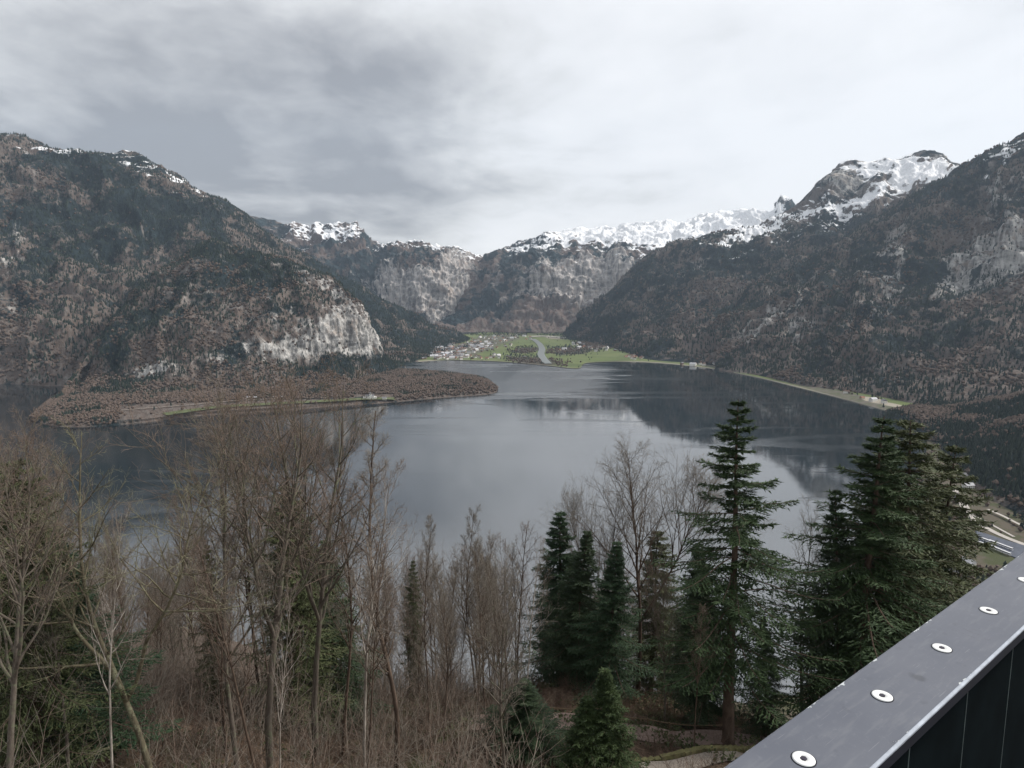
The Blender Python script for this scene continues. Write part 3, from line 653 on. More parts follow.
# bus park: dark asphalt yard with parked white coaches
def at(px, py, z=3.4): return Z(px, py, z)
yard = [at(975, 531)[:2], at(1012, 543)[:2], at(1060, 556)[:2], at(1060, 580)[:2], at(1010, 556)[:2], at(980, 543)[:2]]
o = slabpoly('car_park', yard, 2.0, 4.9, simple('dark_blue_asphalt', (.085, .095, .12), .2, .15, obj=False)); tag(o, kind='structure')
def coach_mesh():
    L, W_, H = 12, 2.6, 3.1
    root = empty('coach'); 
    b = MB().box((0, 0, .45+H*.5), (L, W_, H), top=.97); add('body', b.mesh('coach_body', simple('white_coach_paint', (.72, .72, .74), .05, .5, rough=.35, spec=.5)), root)
    add('window_band', MB().box((0, 0, 2.45), (L+.04, W_+.02, .95)).mesh('coach_window_band', winm), root)
    wm = MB()
    wme = None
    for sx in (-3.9, 3.3):
        for sy in (-1, 1):
            m_ = MB(); n = 14
            for k in range(n):
                a = 2*math.pi*k/n
                m_.v += [(.5*math.cos(a), -.14, .5*math.sin(a)), (.5*math.cos(a), .14, .5*math.sin(a))]
            for k in range(n):
                j = (k+1) % n; m_.q.append([2*k, 2*j, 2*j+1, 2*k+1])
            me = mesh('wheel', m_.v, [np.array(m_.q), np.array([[2*k for k in range(n)], [2*k+1 for k in range(n)][::-1]])], winm)
            add('wheel', me, root, (sx, sy*1.2, .5))
    return root
def copy_tree(o, parent=None):
    c = o.copy(); COL.objects.link(c)
    if parent is not None: c.parent = parent
    for ch in o.children: copy_tree(ch, c)
    return c
proto = coach_mesh()
spots = [(982, 545), (988, 547), (994, 549), (1000, 551.5), (1006, 554), (986, 541.5), (993, 543.5), (1000, 546), (1008, 549)]
q0, q1 = Z(982, 545, 4), Z(1006, 554, 4); ang = math.atan2(q1[1]-q0[1], q1[0]-q0[0])
for k, (x_, y_) in enumerate(spots):
    c = proto if k == 0 else copy_tree(proto); w = Z(x_, y_, 4.9); c.location = w; c.rotation_euler = (0, 0, ang)
    tag(c, 'white coach parked in the blue-grey yard beyond the railing', 'coach', 'coaches parked in the yard')
gd = np.random.default_rng(5)
lh = [(958, 448, 'white house highest up the lakeside street beside the wooded foothill'), (966, 462, 'white house in the lakeside street under the foothill, second from its far end'),
      (962, 478, 'cream house in the lakeside street, third from its far end'), (955, 468, 'brown roofed house at the water behind the tall spruces'), (968, 488, 'white gabled house where the road bends by the spruces'),
      (952, 500, 'pale house left of the road bend'), (940, 560, 'white house seen through the spruce branches near the shore'), (955, 575, 'grey roofed house between the spruces and the railing'),
      (925, 575, 'cream house glimpsed through the spruces'), (968, 566, 'grey roofed house just above the railing edge'), (880, 600, 'white house at the foot of the slope behind the spruces'), (905, 610, 'grey roofed house at the foot of the slope behind the spruces')]
for k, (x_, y_, lb) in enumerate(lh):
    w = Z(x_, y_, 4); near_house('house', (w[0], w[1], 3.2), gd.random()*3, 13+3*gd.random(), 10, 6.5, [wallw, wallw, wallc, wallb, wallw][k % 5], [roofg, roofb, roofg, roofb, roofl][k % 5], lb, 'house')
for k, (x_, y_, lb) in enumerate([(203, 606, 'white gabled house by the near shore seen between bare trunks'), (213, 609, 'tan house by the near shore right of the white gabled one'), (192, 612, 'white house lowest at the near shore, left of the white gabled one')]):
    w = Z(x_, y_, 4); near_house('house', (w[0], w[1], 3), .6+k, 14, 10, 8, [wallw, wallc, wallw][k], [roofb, roofg, roofb][k], lb, 'house')

# gardens and bushes between the lakeside houses
g = np.random.default_rng(31); n = 5200
az_ = np.radians(g.uniform(27, 42, n)); r_ = g.uniform(470, 1900, n); x_ = r_*np.sin(az_); y_ = r_*np.cos(az_); z_ = ground(x_, y_, False)
ppx, ppy = proj(np.stack([x_, y_, z_], 1))
ok = (z_ > 2) & (fbm(x_/40, y_/40, 4, 3) > -.05) & ~((ppx > 965) & (ppy > 520+(ppx-965)*.4) & (ppy < 552+(ppx-965)*.4)) & (np.abs((ppy-490)-(ppx-955)*.75) > 7)
GG = np.stack([x_, y_, z_], 1)[ok][:, None]; GG = np.concatenate([GG, GG], 1)
FOREST['lakeside'] = (GG, np.zeros_like(GG), 0)
def scatter_pts(name, pts, size, pc, seed, label):
    g = np.random.default_rng(seed); Vs = []; Fs = []; Ts = []; off = 0; isC = g.random(len(pts)) < pc
    for flag, (tv, tf) in ((True, cone_tree()), (False, ico_like())):
        p = pts[isC == flag]; n = len(p); s = size*(.5+.8*g.random(n))*(1.3 if flag else .8); a = g.random(n)*6.28; ca, sa = np.cos(a), np.sin(a)
        jit = 1+.4*(g.random((n, len(tv)))-.5); V = np.zeros((n, len(tv), 3))
        V[..., 0] = (tv[:, 0]*ca[:, None]-tv[:, 1]*sa[:, None])*s[:, None]*jit; V[..., 1] = (tv[:, 0]*sa[:, None]+tv[:, 1]*ca[:, None])*s[:, None]*jit
        V[..., 2] = tv[:, 2]*s[:, None]*jit; V += p[:, None]
        Vs.append(V.reshape(-1, 3)); Fs.append((tf[None]+(np.arange(n)*len(tv))[:, None, None]+off).reshape(-1, 3)); off += n*len(tv)
        tt = np.zeros((n, len(tv), 3)); tt[..., 0] = 0 if flag else 1; tt[..., 1] = g.random(n)[:, None]; Ts.append(tt.reshape(-1, 3))
    o = add(name, mesh(name, np.concatenate(Vs), np.concatenate(Fs), MT, False, attrs={'tint': np.concatenate(Ts)})); tag(o, label, 'shrubbery', None, 'stuff')
scatter_pts('garden_shrubs', GG[:, 0], 7, .25, 8, 'bushes and small garden trees between the lakeside houses at the right')

# ------------------------------------------------------------------ near trees
def unit(v): return v/(np.linalg.norm(v, axis=-1, keepdims=True)+1e-9)
def tubes(Pp, Rr, S):
    """Pp (B,K,3), Rr (B,K) -> verts, faces"""
    B, K = Rr.shape
    T = unit(np.gradient(Pp, axis=1))
    ref = np.where(np.abs(T[:, :1, 2:3]) > .9, np.array([1., 0, 0]), np.array([0, 0, 1.]))
    A = unit(np.cross(T, np.broadcast_to(ref, T.shape))); Bn = np.cross(T, A)
    an = np.arange(S)*2*math.pi/S
    V = Pp[:, :, None]+Rr[:, :, None, None]*(A[:, :, None]*np.cos(an)[:, None]+Bn[:, :, None]*np.sin(an)[:, None])
    idx = np.arange(B*K*S).reshape(B, K, S)
    a = idx[:, :-1]; b = idx[:, 1:]
    f = np.stack([a, np.roll(a, -1, 2), np.roll(b, -1, 2), b], -1).reshape(-1, 4)
    return V.reshape(-1, 3), f
def grow(P0, D0, L, R0, R1, K, wander, up, g):
    B = len(P0); P_ = np.zeros((B, K, 3)); P_[:, 0] = P0; d = unit(D0); st = (L/(K-1))[:, None]
    for k in range(1, K):
        d = unit(d+g.normal(0, wander, (B, 3))+np.array([0, 0, 1.])*up)
        P_[:, k] = P_[:, k-1]+d*st
    t = np.linspace(0, 1, K)[None]
    return P_, R0[:, None]*(1-t)+R1[:, None]*t
def kids(Pp, Rr, Lp, n, t0, t1, ang, g, lenf, rf, tpow=1.0):
    B, K = Rr.shape
    t = t0+(t1-t0)*np.power((np.arange(n)[None]+g.random((B, n)))/n, tpow)
    x = t*(K-1); i = np.minimum(x.astype(int), K-2); f = (x-i)[..., None]
    b = np.arange(B)[:, None]
    pos = Pp[b, i]*(1-f)+Pp[b, i+1]*f
    tan = unit(Pp[b, i+1]-Pp[b, i]); rad = Rr[b, i]*(1-f[..., 0])+Rr[b, i+1]*f[..., 0]
    az = (np.arange(n)*2.4)[None]+g.random((B, n))*1.2+g.random((B, 1))*6.28
    ref = np.where(np.abs(tan[..., 2:3]) > .9, np.array([1., 0, 0]), np.array([0, 0, 1.]))
    A = unit(np.cross(tan, ref)); Bn = np.cross(tan, A)
    side = A*np.cos(az)[..., None]+Bn*np.sin(az)[..., None]
    an = ang[0]+(ang[1]-ang[0])*g.random((B, n))
    d = tan*np.cos(an)[..., None]+side*np.sin(an)[..., None]
    L = lenf(t, np.broadcast_to(Lp[:, None], t.shape))*(.7+.6*g.random((B, n)))
    r = np.minimum(rad*rf, .004+.011*L)
    return pos.reshape(-1, 3), d.reshape(-1, 3), L.ravel(), r.ravel()
def bark(name, lo, hi, lichen=None):
    t = NT(name); n = t.noise(t.pos((1, 1, .3), obj=True), 3.5, 7, .7)
    c = t.ramp(n, [(.32, lo), (.68, hi)])
    if lichen:
        n2 = t.noise(t.pos(obj=True), 1.6, 6, .75); c = t.mix(t.ss(n2, .52, .6), c, lichen)
    t.bump(n, .6, .03)
    return t.done(c, .95, .1)
bk_grey = bark('beech_bark', (.065, .052, .042), (.16, .138, .115), (.13, .135, .09))
bk_brown = bark('brown_bark', (.05, .036, .028), (.13, .095, .072))
bk_birch = bark('birch_bark', (.10, .08, .065), (.46, .42, .37))
bk_moss = bark('lichen_bark', (.06, .05, .035), (.17, .15, .10), (.19, .19, .125))
tw_red = simple('reddish_twigs', (.175, .132, .106), .35, .6)
tw_grey = simple('grey_twigs', (.20, .175, .145), .35, .6)
tw_olive = simple('lichen_twigs', (.24, .23, .15), .35, .8)
def bare_tree(seed, H=22., spread=1.0, first=.35, n1=24, n2=9, n3=6, n4=4, up=.10, bk=bk_grey, tw=tw_grey, r0=.2, forks=1, wander=.03, ang=(.5, .95)):
    g = np.random.default_rng(seed)
    P0 = np.zeros((1, 3)); K = 28
    T, TR = grow(P0, np.array([[0, 0, 1.]]), np.array([H*1.0]), np.array([r0]), np.array([.02]), K, wander, .03, g)
    TR[:, 0] *= 1.35
    trunks = [(T, TR)]; allP = [T]; allR = [TR]
    if forks > 1:
        for k in range(forks-1):
            i = int(K*(.3+.18*g.random())); a = g.random()*6.28
            f, fr = grow(T[:, i], np.array([[math.cos(a)*.55, math.sin(a)*.55, 1.]]), np.array([H*(1-i/K)*.93]), TR[:, i]*.8, np.array([.02]), K, wander*1.6, .05, g)
            trunks.append((f, fr)); allP.append(f); allR.append(fr)
    V = []; Fq = []; off = 0
    for a, b in trunks:
        v, f = tubes(a, b, 9); V.append(v); Fq.append(f+off); off += len(v)
    P_ = np.concatenate(allP); Rr = np.concatenate(allR); L = np.full(len(P_), H)
    tm = mesh('tree_trunk', np.concatenate(V), np.concatenate(Fq), bk, True)
    V = []; Fq = []; MI = []; off = 0
    l1 = lambda t, Lp: Lp*.26*spread*(1.15-.85*((t-first)/(1-first)))
    a = kids(P_, Rr, L, n1, first, .985, ang, g, l1, .55)
    p1, r1 = grow(a[0], a[1], a[2], a[3]*1.25, np.full(len(a[2]), .007), 8, .09, up, g)
    a2 = kids(p1, r1, a[2], n2, .18, .98, (.4, .9), g, lambda t, Lp: Lp*.42*(1.1-.6*t), .7)
    p2, r2 = grow(a2[0], a2[1], a2[2], a2[3], np.full(len(a2[2]), .006), 5, .10, up*.7, g)
    a3 = kids(p2, r2, a2[2], n3, .15, 1., (.4, .9), g, lambda t, Lp: Lp*.45*(1.1-.5*t), .8)
    p3, r3 = grow(a3[0], a3[1], a3[2], a3[3]*.9, np.full(len(a3[2]), .005), 4, .10, up*.6, g)
    sets = [(p1, r1, 6, 0), (p2, r2, 4, 0), (p3, r3, 3, 1)]
    if n4:
        a4 = kids(p3, r3, a3[2], n4, .2, 1., (.35, .9), g, lambda t, Lp: Lp*.5, .9)
        p4, r4 = grow(a4[0], a4[1], np.maximum(a4[2], .25), np.maximum(a4[3]*.8, .006), np.full(len(a4[2]), .0045), 3, .1, up*.5, g)
        sets.append((p4, r4, 3, 1))
    for p_, r_, S, mi in sets:
        v, f = tubes(p_, r_, S); V.append(v); Fq.append(f+off); off += len(v); MI += [mi]*len(f)
    cm = mesh('tree_crown', np.concatenate(V), np.concatenate(Fq), [bk, tw], True, mi=MI)
    return tm, cm, float(H)
def needle_mat(name, lo, hi):
    t = NT(name); n = t.noise(t.pos(obj=True), .9, 5, .7); n2 = t.noise(t.pos(obj=True), 9, 3, .7)
    c = t.ramp(t.math('ADD', t.math('MULTIPLY', n, .5), t.math('MULTIPLY', n2, .5)), [(.36, lo), (.62, hi)])
    return t.done(c, .7, .25)
nd_fir = needle_mat('fir_needles', (.016, .032, .013), (.052, .085, .032))
nd_dark = needle_mat('spruce_needles', (.018, .032, .018), (.055, .082, .038))
nd_olive = needle_mat('olive_needles', (.03, .04, .018), (.10, .115, .05))
nd_young = needle_mat('young_needles', (.016, .030, .010), (.052, .078, .026))
nd_blue = needle_mat('bluish_needles', (.018, .036, .020), (.055, .095, .045))
def conifer(seed, H=26., Rm=3.8, first=.12, nb=210, nd=nd_fir, droop=.10, dens=1.0, bk=bk_brown, tip=.25, power=.8, r0=.33, gap=0., pitch0=.25, sl=.34, lv=.62):
    g = np.random.default_rng(seed)
    T, TR = grow(np.zeros((1, 3)), np.array([[0, 0, 1.]]), np.array([H]), np.array([r0]), np.array([.02]), 30, .010, .02, g)
    TR[:, 0] *= 1.3
    v, f = tubes(T, TR, 10); tm = mesh('tree_trunk', v, f, bk, True)
    # whorled branches
    t = first+(1-first)*np.power((np.arange(nb)+g.random(nb)*.8)/nb, .95); t = np.minimum(t, .992)
    nw = nb//6; wh = first+(1-first)*(np.floor((t-first)/(1-first)*nw)+.5)/nw; t = wh+(t-wh)*.35
    x = t*29; i = np.minimum(x.astype(int), 28); fr = (x-i)[:, None]; pos = T[0, i]*(1-fr)+T[0, i+1]*fr
    s = (t-first)/(1-first)
    prof = np.power(1-s, power)*np.minimum(1, .55+s*3.2)
    L = Rm*prof*(1-lv/2+lv*g.random(nb))+.15
    if gap: L = np.where(g.random(nb) < gap, L*.25, L)
    az = np.arange(nb)*2.399+g.random(nb)*.7
    el = pitch0*(s*2.6-1.0)+g.normal(0, .08, nb)
    D0 = np.stack([np.cos(az)*np.cos(el), np.sin(az)*np.cos(el), np.sin(el)], 1)
    K = 9; bp = np.zeros((nb, K, 3)); bp[:, 0] = pos; d = D0.copy()
    for k in range(1, K):
        q = k/(K-1); d = unit(d+g.normal(0, .035, (nb, 3))+np.array([0, 0, 1.])*((-droop if q < .55 else droop*1.5)*(1-.5*s[:, None])))
        bp[:, k] = bp[:, k-1]+d*(L/(K-1))[:, None]
    br = (.008+.0105*L)[:, None]*np.linspace(1, .25, K)[None]
    V, f = tubes(bp, br, 4); Vs = [V]; Fs = [f]; MI = [0]*len(f); off = len(V)
    # branchlets left and right in the branch plane
    nbl = int(26*dens)
    tt = .14+.86*(np.arange(nbl)[None]+g.random((nb, nbl)))/nbl
    x = tt*(K-1); i = np.minimum(x.astype(int), K-2); fr = (x-i)[..., None]; b = np.arange(nb)[:, None]
    p = bp[b, i]*(1-fr)+bp[b, i+1]*fr; tan = unit(bp[b, i+1]-bp[b, i])
    side = unit(np.cross(tan, np.array([0, 0, 1.])))*np.where(np.arange(nbl) % 2, 1, -1)[None, :, None]
    dd = unit(tan*.75+side*.8+np.array([0, 0, -.16])+g.normal(0, .12, side.shape))
    ll = np.minimum(.36*L[:, None]*(1.15-.95*tt), 1.5)*(.6+.6*g.random((nb, nbl)))+.14
    p = p.reshape(-1, 3); dd = dd.reshape(-1, 3); ll = ll.ravel()
    ns = 7
    q = (np.arange(ns)[None]+g.random((len(ll), ns)))/ns
    keep = (g.random(q.shape) < np.clip(ll[:, None]/.75, .3, 1))
    sp = p[:, None]+dd[:, None]*(ll[:, None]*q)[..., None]+np.array([0, 0, -1.])*(.12*ll[:, None]*q*q)[..., None]
    sd = unit(dd[:, None]+g.normal(0, .42, (*q.shape, 3))+np.array([0, 0, -.10]))
    sp = sp[keep]; sd = sd[keep]; n = len(sp)
    ln = sl*(.6+.7*g.random(n))[:, None]; wv = unit(np.cross(sd, g.normal(0, 1, (n, 3))*np.array([.5, .5, 1.2])))*(.040+.035*g.random(n))[:, None]*(sl/.34)
    up_ = np.cross(wv, sd)*.5
    Q = np.stack([sp-sd*ln*.3, sp+wv+up_, sp+sd*ln, sp-wv+up_], 1).reshape(-1, 3)
    Vs.append(Q); ff = np.arange(n*4).reshape(-1, 4)+off; Fs.append(ff); MI += [1]*n
    cm = mesh('tree_crown', np.concatenate(Vs), np.concatenate(Fs), [bk, nd], False, mi=MI)
    return tm, cm, float(H)

def plant(kind, tpl, x, y, ztop, wx=1.0, label='', cat='tree', group=None, rot=None, lean=(0, 0), zbase=None):
    tm, cm, H = tpl; z0 = float(ground(x, y)) if zbase is None else zbase
    h = max(3.0, ztop-z0+.3); s = h/H
    e = empty(kind, (x, y, z0-.3), random.random()*6.28 if rot is None else rot)
    e.rotation_euler = (lean[0], lean[1], e.rotation_euler[2]); w = max(.55, min(1.6, s))*wx
    e.scale = (w, w, s); tag(e, label, cat, group)
    add('trunk', tm, e); add('crown', cm, e); return e
def plant_px(kind, tpl, px, py, D, **kw):
    x, y, z = P(px, py, D)
    l = kw.get('lean', (0, 0))
    if l != (0, 0):
        h = z-float(ground(x, y)); x -= math.tan(l[1])*h; y += math.tan(l[0])*h
    return plant(kind, tpl, x, y, z, **kw)

FIR = [conifer(101, 26, 5.0, .24, 180, nd_fir, .09, 1.6, gap=.2, power=1.0, lv=1.1, sl=.24), conifer(102, 26, 4.6, .12, 210, nd_dark, .12, 1.3, power=.98, sl=.28, gap=.15, lv=.9),
       conifer(103, 26, 4.4, .10, 215, nd_olive, .16, 1.15, gap=.14, power=.6, sl=.27, lv=.9), conifer(104, 12, 2.6, .02, 170, nd_young, .05, 1.1, r0=.14, power=.85, sl=.26),
       conifer(105, 26, 4.8, .12, 210, nd_blue, .12, 1.3, power=1.0, sl=.28, gap=.14, lv=.9)]
plant_px('fir_tree', FIR[0], 765, 402, 46, wx=1.4, lean=(0, R(3.2)), label='tallest dark fir against the lake, its ragged top alone above the water', cat='fir tree')
plant_px('fir_tree', FIR[1], 712, 545, 52, wx=1.4, label='dense dark fir tucked left of the tallest fir', cat='fir tree')
plant_px('fir_tree', FIR[1], 690, 560, 62, wx=1.3, label='shorter dark fir at the left foot of the tall fir group', cat='fir tree')
plant_px('fir_tree', FIR[4], 566, 511, 66, wx=1.6, label='twin topped dark fir in the middle, its left and taller spire', cat='fir tree')
plant_px('fir_tree', FIR[1], 581, 526, 62, wx=1.5, label='dark fir pressed against the right of the taller middle spire', cat='fir tree')
plant_px('fir_tree', FIR[4], 614, 540, 58, wx=1.6, label='dark narrow fir right of the middle pair, its trunk bare below', cat='fir tree')
plant_px('fir_tree', FIR[2], 655, 532, 68, wx=1.3, label='thin olive fir behind the large fan shaped bare tree', cat='fir tree')
plant_px('fir_tree', FIR[3], 611, 666, 37, wx=1.25, label='young bright green fir at the bottom of the view', cat='fir tree')
plant_px('fir_tree', FIR[3], 583, 702, 36, wx=1.4, label='bushy light green fir left of the young bright fir', cat='fir tree')
plant_px('fir_tree', FIR[1], 528, 672, 42, wx=1.4, label='low dark fir half hidden by trunks at bottom centre', cat='fir tree')
plant_px('spruce_tree', FIR[0], 872, 414, 50, wx=1.55, label='broad dense spruce with a pointed top, left of the right-hand pair', cat='spruce')
plant_px('spruce_tree', FIR[1], 852, 492, 49, wx=1.1, label='dark spruce low against the left side of the broad spruce', cat='spruce')
plant_px('spruce_tree', FIR[2], 920, 421, 52, wx=1.45, label='sparse olive spruce with drooping branches nearest the railing', cat='spruce')
plant_px('spruce_tree', FIR[2], 948, 444, 56, wx=1.1, label='olive spruce at the far right whose branches reach over the road', cat='spruce')
plant_px('spruce_tree', FIR[4], 898, 448, 57, wx=1.5, label='dark spruce between the broad spruce and the olive one', cat='spruce')
plant_px('spruce_tree', FIR[2], 8, 462, 26, wx=1.3, label='dark spruce at the left edge behind bare branches', cat='spruce')
plant_px('spruce_tree', FIR[2], -45, 430, 29, wx=1.35, label='olive spruce whose branches reach in over the left edge', cat='spruce')
plant_px('spruce_tree', FIR[4], 55, 530, 29, wx=1.6, label='shorter green spruce just right of the left edge spruce', cat='spruce')
plant_px('spruce_tree', FIR[2], 292, 485, 46, wx=1.3, label='olive spruce hidden inside the tall reddish bare tree', cat='spruce')
plant_px('spruce_tree', FIR[1], 335, 535, 50, wx=1.5, label='dark spruce behind the two slim bare trees', cat='spruce')
plant_px('spruce_tree', FIR[2], 205, 545, 44, wx=.6, label='thin ivy green spruce among trunks left of the reddish tree', cat='spruce')
plant_px('spruce_tree', FIR[1], 770, 620, 50, wx=.9, label='low spreading spruce right of the tallest fir trunk', cat='spruce')
plant_px('spruce_tree', FIR[2], 412, 560, 60, wx=.6, label='narrow olive spruce right of the slim lone bare tree', cat='spruce')

BT = [bare_tree(1, 22, 1.0, .38, 24, 8, 5, 3, .10, bk_grey, tw_grey),
      bare_tree(2, 22, .8, .45, 20, 7, 5, 2, .14, bk_brown, tw_red, r0=.15),
      bare_tree(3, 22, .62, .35, 30, 8, 6, 3, .12, bk_brown, tw_grey, r0=.13),
      bare_tree(4, 22, 1.15, .36, 22, 7, 5, 2, .12, bk_grey, tw_red, r0=.2, forks=2),
      bare_tree(5, 22, .9, .42, 18, 7, 4, 3, .09, bk_birch, tw_red, r0=.14),
      bare_tree(6, 22, .95, .40, 20, 7, 5, 0, .06, bk_moss, tw_olive, r0=.2, forks=3, wander=.045, ang=(.7, 1.2)),
      bare_tree(7, 22, .42, .30, 34, 7, 5, 2, .16, bk_brown, tw_grey, r0=.11),
      bare_tree(8, 22, 1.35, .42, 26, 9, 6, 3, .05, bk_brown, tw_grey, r0=.2, ang=(.35, .8), forks=2)]
nm = [(4-0, 5, 128, 425, 27, 'lichen covered forked bare tree with two crooked tips at the left', 1.0),
      (0, 3, 250, 392, 33, 'tall reddish brown bare tree with a broad twiggy crown', 1.1),
      (0, 3, 300, 380, 38, 'reddish bare tree right of and behind the broad twiggy one', 1.0),
      (0, 0, 218, 412, 30, 'grey stemmed bare tree left of the broad reddish tree', .8),
      (0, 6, 388, 418, 36, 'slim lone bare tree with upswept side branches against the lake', 1.5),
      (0, 2, 330, 440, 40, 'thin straight bare tree left of the slim lone one', .9),
      (0, 4, 355, 470, 34, 'pale barked bare tree below the slim lone one', .8),
      (0, 2, 474, 512, 60, 'bare tree with a small vase shaped top left of centre', .9),
      (0, 1, 517, 518, 64, 'reddish bare tree standing just left of the middle firs', 1.0),
      (0, 7, 644, 460, 62, 'large fan shaped bare tree rising highest in the middle', 1.0),
      (0, 7, 606, 500, 66, 'bare tree with fine twigs between the middle firs and the fan shaped tree', .7),
      (0, 0, 815, 515, 58, 'bare tree with several stems between the tallest fir and the broad spruce', .8),
      (0, 2, 836, 560, 50, 'dark leaning bare stem beside the broad spruce', .8),
      (0, 4, 90, 520, 24, 'pale stemmed bare tree at the left below the forked one', .7),
      (0, 1, 20, 430, 30, 'bare brown tree in front of the left edge spruce', 1.0),
      (0, 3, -30, 440, 22, 'bare branches reaching in over the left edge', 1.0),
      (0, 4, 270, 590, 28, 'birch like pale trunk at the bottom below the reddish tree', .6),
      (0, 2, 425, 520, 50, 'thin bare tree just right of the slim lone one', .8),
      (0, 1, 700, 600, 43, 'bare shrubby tree left of the tallest fir trunk', .7),
      (0, 3, 670, 570, 50, 'grey bare tree behind the young fir to its right', .7)]
for (_, k, x_, y_, D, lb, w) in nm:
    plant_px('bare_tree', BT[k], x_, y_, D, wx=w, label=lb, cat='bare tree')
g = np.random.default_rng(77)
lbls = {0: 'grey bare tree in the dense leafless wood below the lookout', 1: 'reddish bare tree in the dense leafless wood below the lookout', 2: 'thin brown bare tree in the dense leafless wood below the lookout',
        3: 'forked reddish bare tree in the dense leafless wood below the lookout', 4: 'pale barked bare tree in the dense leafless wood below the lookout', 6: 'pole thin bare tree in the dense leafless wood below the lookout'}
def topline(px):
    return np.interp(px, [-120, 0, 60, 110, 160, 200, 260, 330, 380, 440, 480, 540, 600, 680, 760, 850], [430, 450, 520, 520, 560, 480, 440, 500, 555, 560, 535, 540, 560, 590, 640, 640])
for k in range(215):
    px_ = g.uniform(-110, 690) if k < 225 else g.uniform(660, 850)
    D = g.choice([g.uniform(24, 44), g.uniform(44, 72), g.uniform(72, 105)], p=[.12, .5, .38])
    py_ = topline(px_)+abs(g.normal(0, 38))+(8 if D < 40 else 0)
    if k >= 160 and k < 225: D = g.uniform(85, 190)
    if px_ > 600 and D < 56: D = g.uniform(56, 90)
    if 535 < px_ < 680 and D < 74: D = g.uniform(74, 100)
    if 560 < px_: py_ = max(py_, 585)
    c = int(g.choice([0, 1, 2, 3, 4, 6], p=[.15, .25, .25, .1, .08, .17]))
    plant_px('bare_tree', BT[c], px_, py_, D, wx=g.uniform(.65, .95), label=lbls[c], cat='bare tree', group='bare trees of the wood below the lookout',
             lean=(R(g.normal(0, 1.5)), R(g.normal(0, 2))))

# undergrowth: leafless scrub, one uncountable mass
def scrub(name, n, seed, h, mats, label, region):
    g = np.random.default_rng(seed)
    xs, ys = region(g, n); zs = ground(xs, ys)
    P0 = np.stack([xs, ys, zs-.1], 1); per = 7
    P0 = np.repeat(P0, per, 0)+g.normal(0, .18, (n*per, 3))*np.array([1, 1, 0])
    D0 = np.stack([g.normal(0, .5, n*per), g.normal(0, .5, n*per), np.ones(n*per)], 1)
    L = h*(.4+.9*g.random(n*per))
    p1, r1 = grow(P0, D0, L, .006+.005*L, np.full(len(L), .005), 5, .14, .0, g)
    a2 = kids(p1, r1, L, 6, .2, 1., (.4, 1.0), g, lambda t, Lp: Lp*.42, .8)
    p2, r2 = grow(a2[0], a2[1], a2[2], np.maximum(a2[3], .007), np.full(len(a2[2]), .005), 3, .15, 0, g)
    v1, f1 = tubes(p1, r1, 3); v2, f2 = tubes(p2, r2, 3)
    mi = np.repeat(g.random(n*per) < .5, 4*3).astype(int); mi2 = np.repeat(g.random(len(a2[2])) < .5, 2*3).astype(int)
    o = add(name, mesh(name, np.concatenate([v1, v2]), np.concatenate([f1, f2+len(v1)]), mats, True, mi=np.concatenate([mi, mi2])))
    tag(o, label, 'undergrowth', None, 'stuff')
def reg_all(g, n):
    az = np.radians(g.uniform(-48, 36, n)); r = 20+60*np.sqrt(g.random(n))
    x, y = r*np.sin(az), r*np.cos(az)
    for c, w in ((pathA, 1.7), (pathB, 1.2)):
        d = np.min(np.hypot(x[:, None]-c[None, :, 0], y[:, None]-c[None, :, 1]), 1)
        x = np.where(d < w, x-40, x)
    return x, y
tw_tan = simple('dry_stalks', (.135, .108, .08), .3, .8); tw_rust = simple('rusty_stalks', (.125, .078, .058), .3, .8)
scrub('undergrowth', 3800, 4, 1.25, [tw_tan, tw_rust], 'leafless brown scrub covering the ground under the trees', reg_all)
def reg_left(g, n):
    x, y = reg_all(g, n); m = (x/y) > .03; x = np.where(m, -np.abs(x)-.05*y, x); return x, y
scrub('thicket', 900, 9, 4.2, [tw_grey, tw_red], 'taller tangle of bare saplings between the tree trunks', reg_left)
# ivy and low evergreen bits
def leaves(name, n, seed, mat, label):
    g = np.random.default_rng(seed); az = np.radians(g.uniform(-46, 34, n)); r = 22+50*np.sqrt(g.random(n))
    x, y = r*np.sin(az), r*np.cos(az); k = fbm(x/5, y/5, 3, 91) > .12; x, y = x[k], y[k]; n = len(x)
    p = np.stack([x, y, ground(x, y)+g.random(n)*.5], 1)
    d = unit(g.normal(0, 1, (n, 3))); w = unit(np.cross(d, g.normal(0, 1, (n, 3))))*.09; d = d*.16
    Q = np.stack([p-d, p+w, p+d, p-w], 1).reshape(-1, 3)
    o = add(name, mesh(name, Q, np.arange(n*4).reshape(-1, 4), mat)); tag(o, label, 'ground cover', None, 'stuff')
leaves('ivy', 60000, 3, nd_olive, 'low green ivy and moss patches on the slope')
# mossy retaining wall along the gravel path
mb = MB(); gg = np.random.default_rng(2)
cc = pathB; L_ = len(cc)
for k in range(0, L_-2, 1):
    a, b = cc[k], cc[k+1]; d = (b-a)/np.linalg.norm(b-a); nrm = np.array([-d[1], d[0]])*1.15
    c = (a+b)/2+nrm; z = float(ground(c[0], c[1]))
    mb.box((c[0], c[1], z+.22), (.52+.1*gg.random(), .35+.12*gg.random(), .5+.15*gg.random()), math.atan2(d[1], d[0])+gg.normal(0, .1), .85)
o = add('retaining_wall', mb.mesh('retaining_wall', simple('mossy_stone', (.14, .13, .06), .5, 2.5))); tag(o, 'low mossy stone wall along the gravel path at the bottom', 'stone wall')
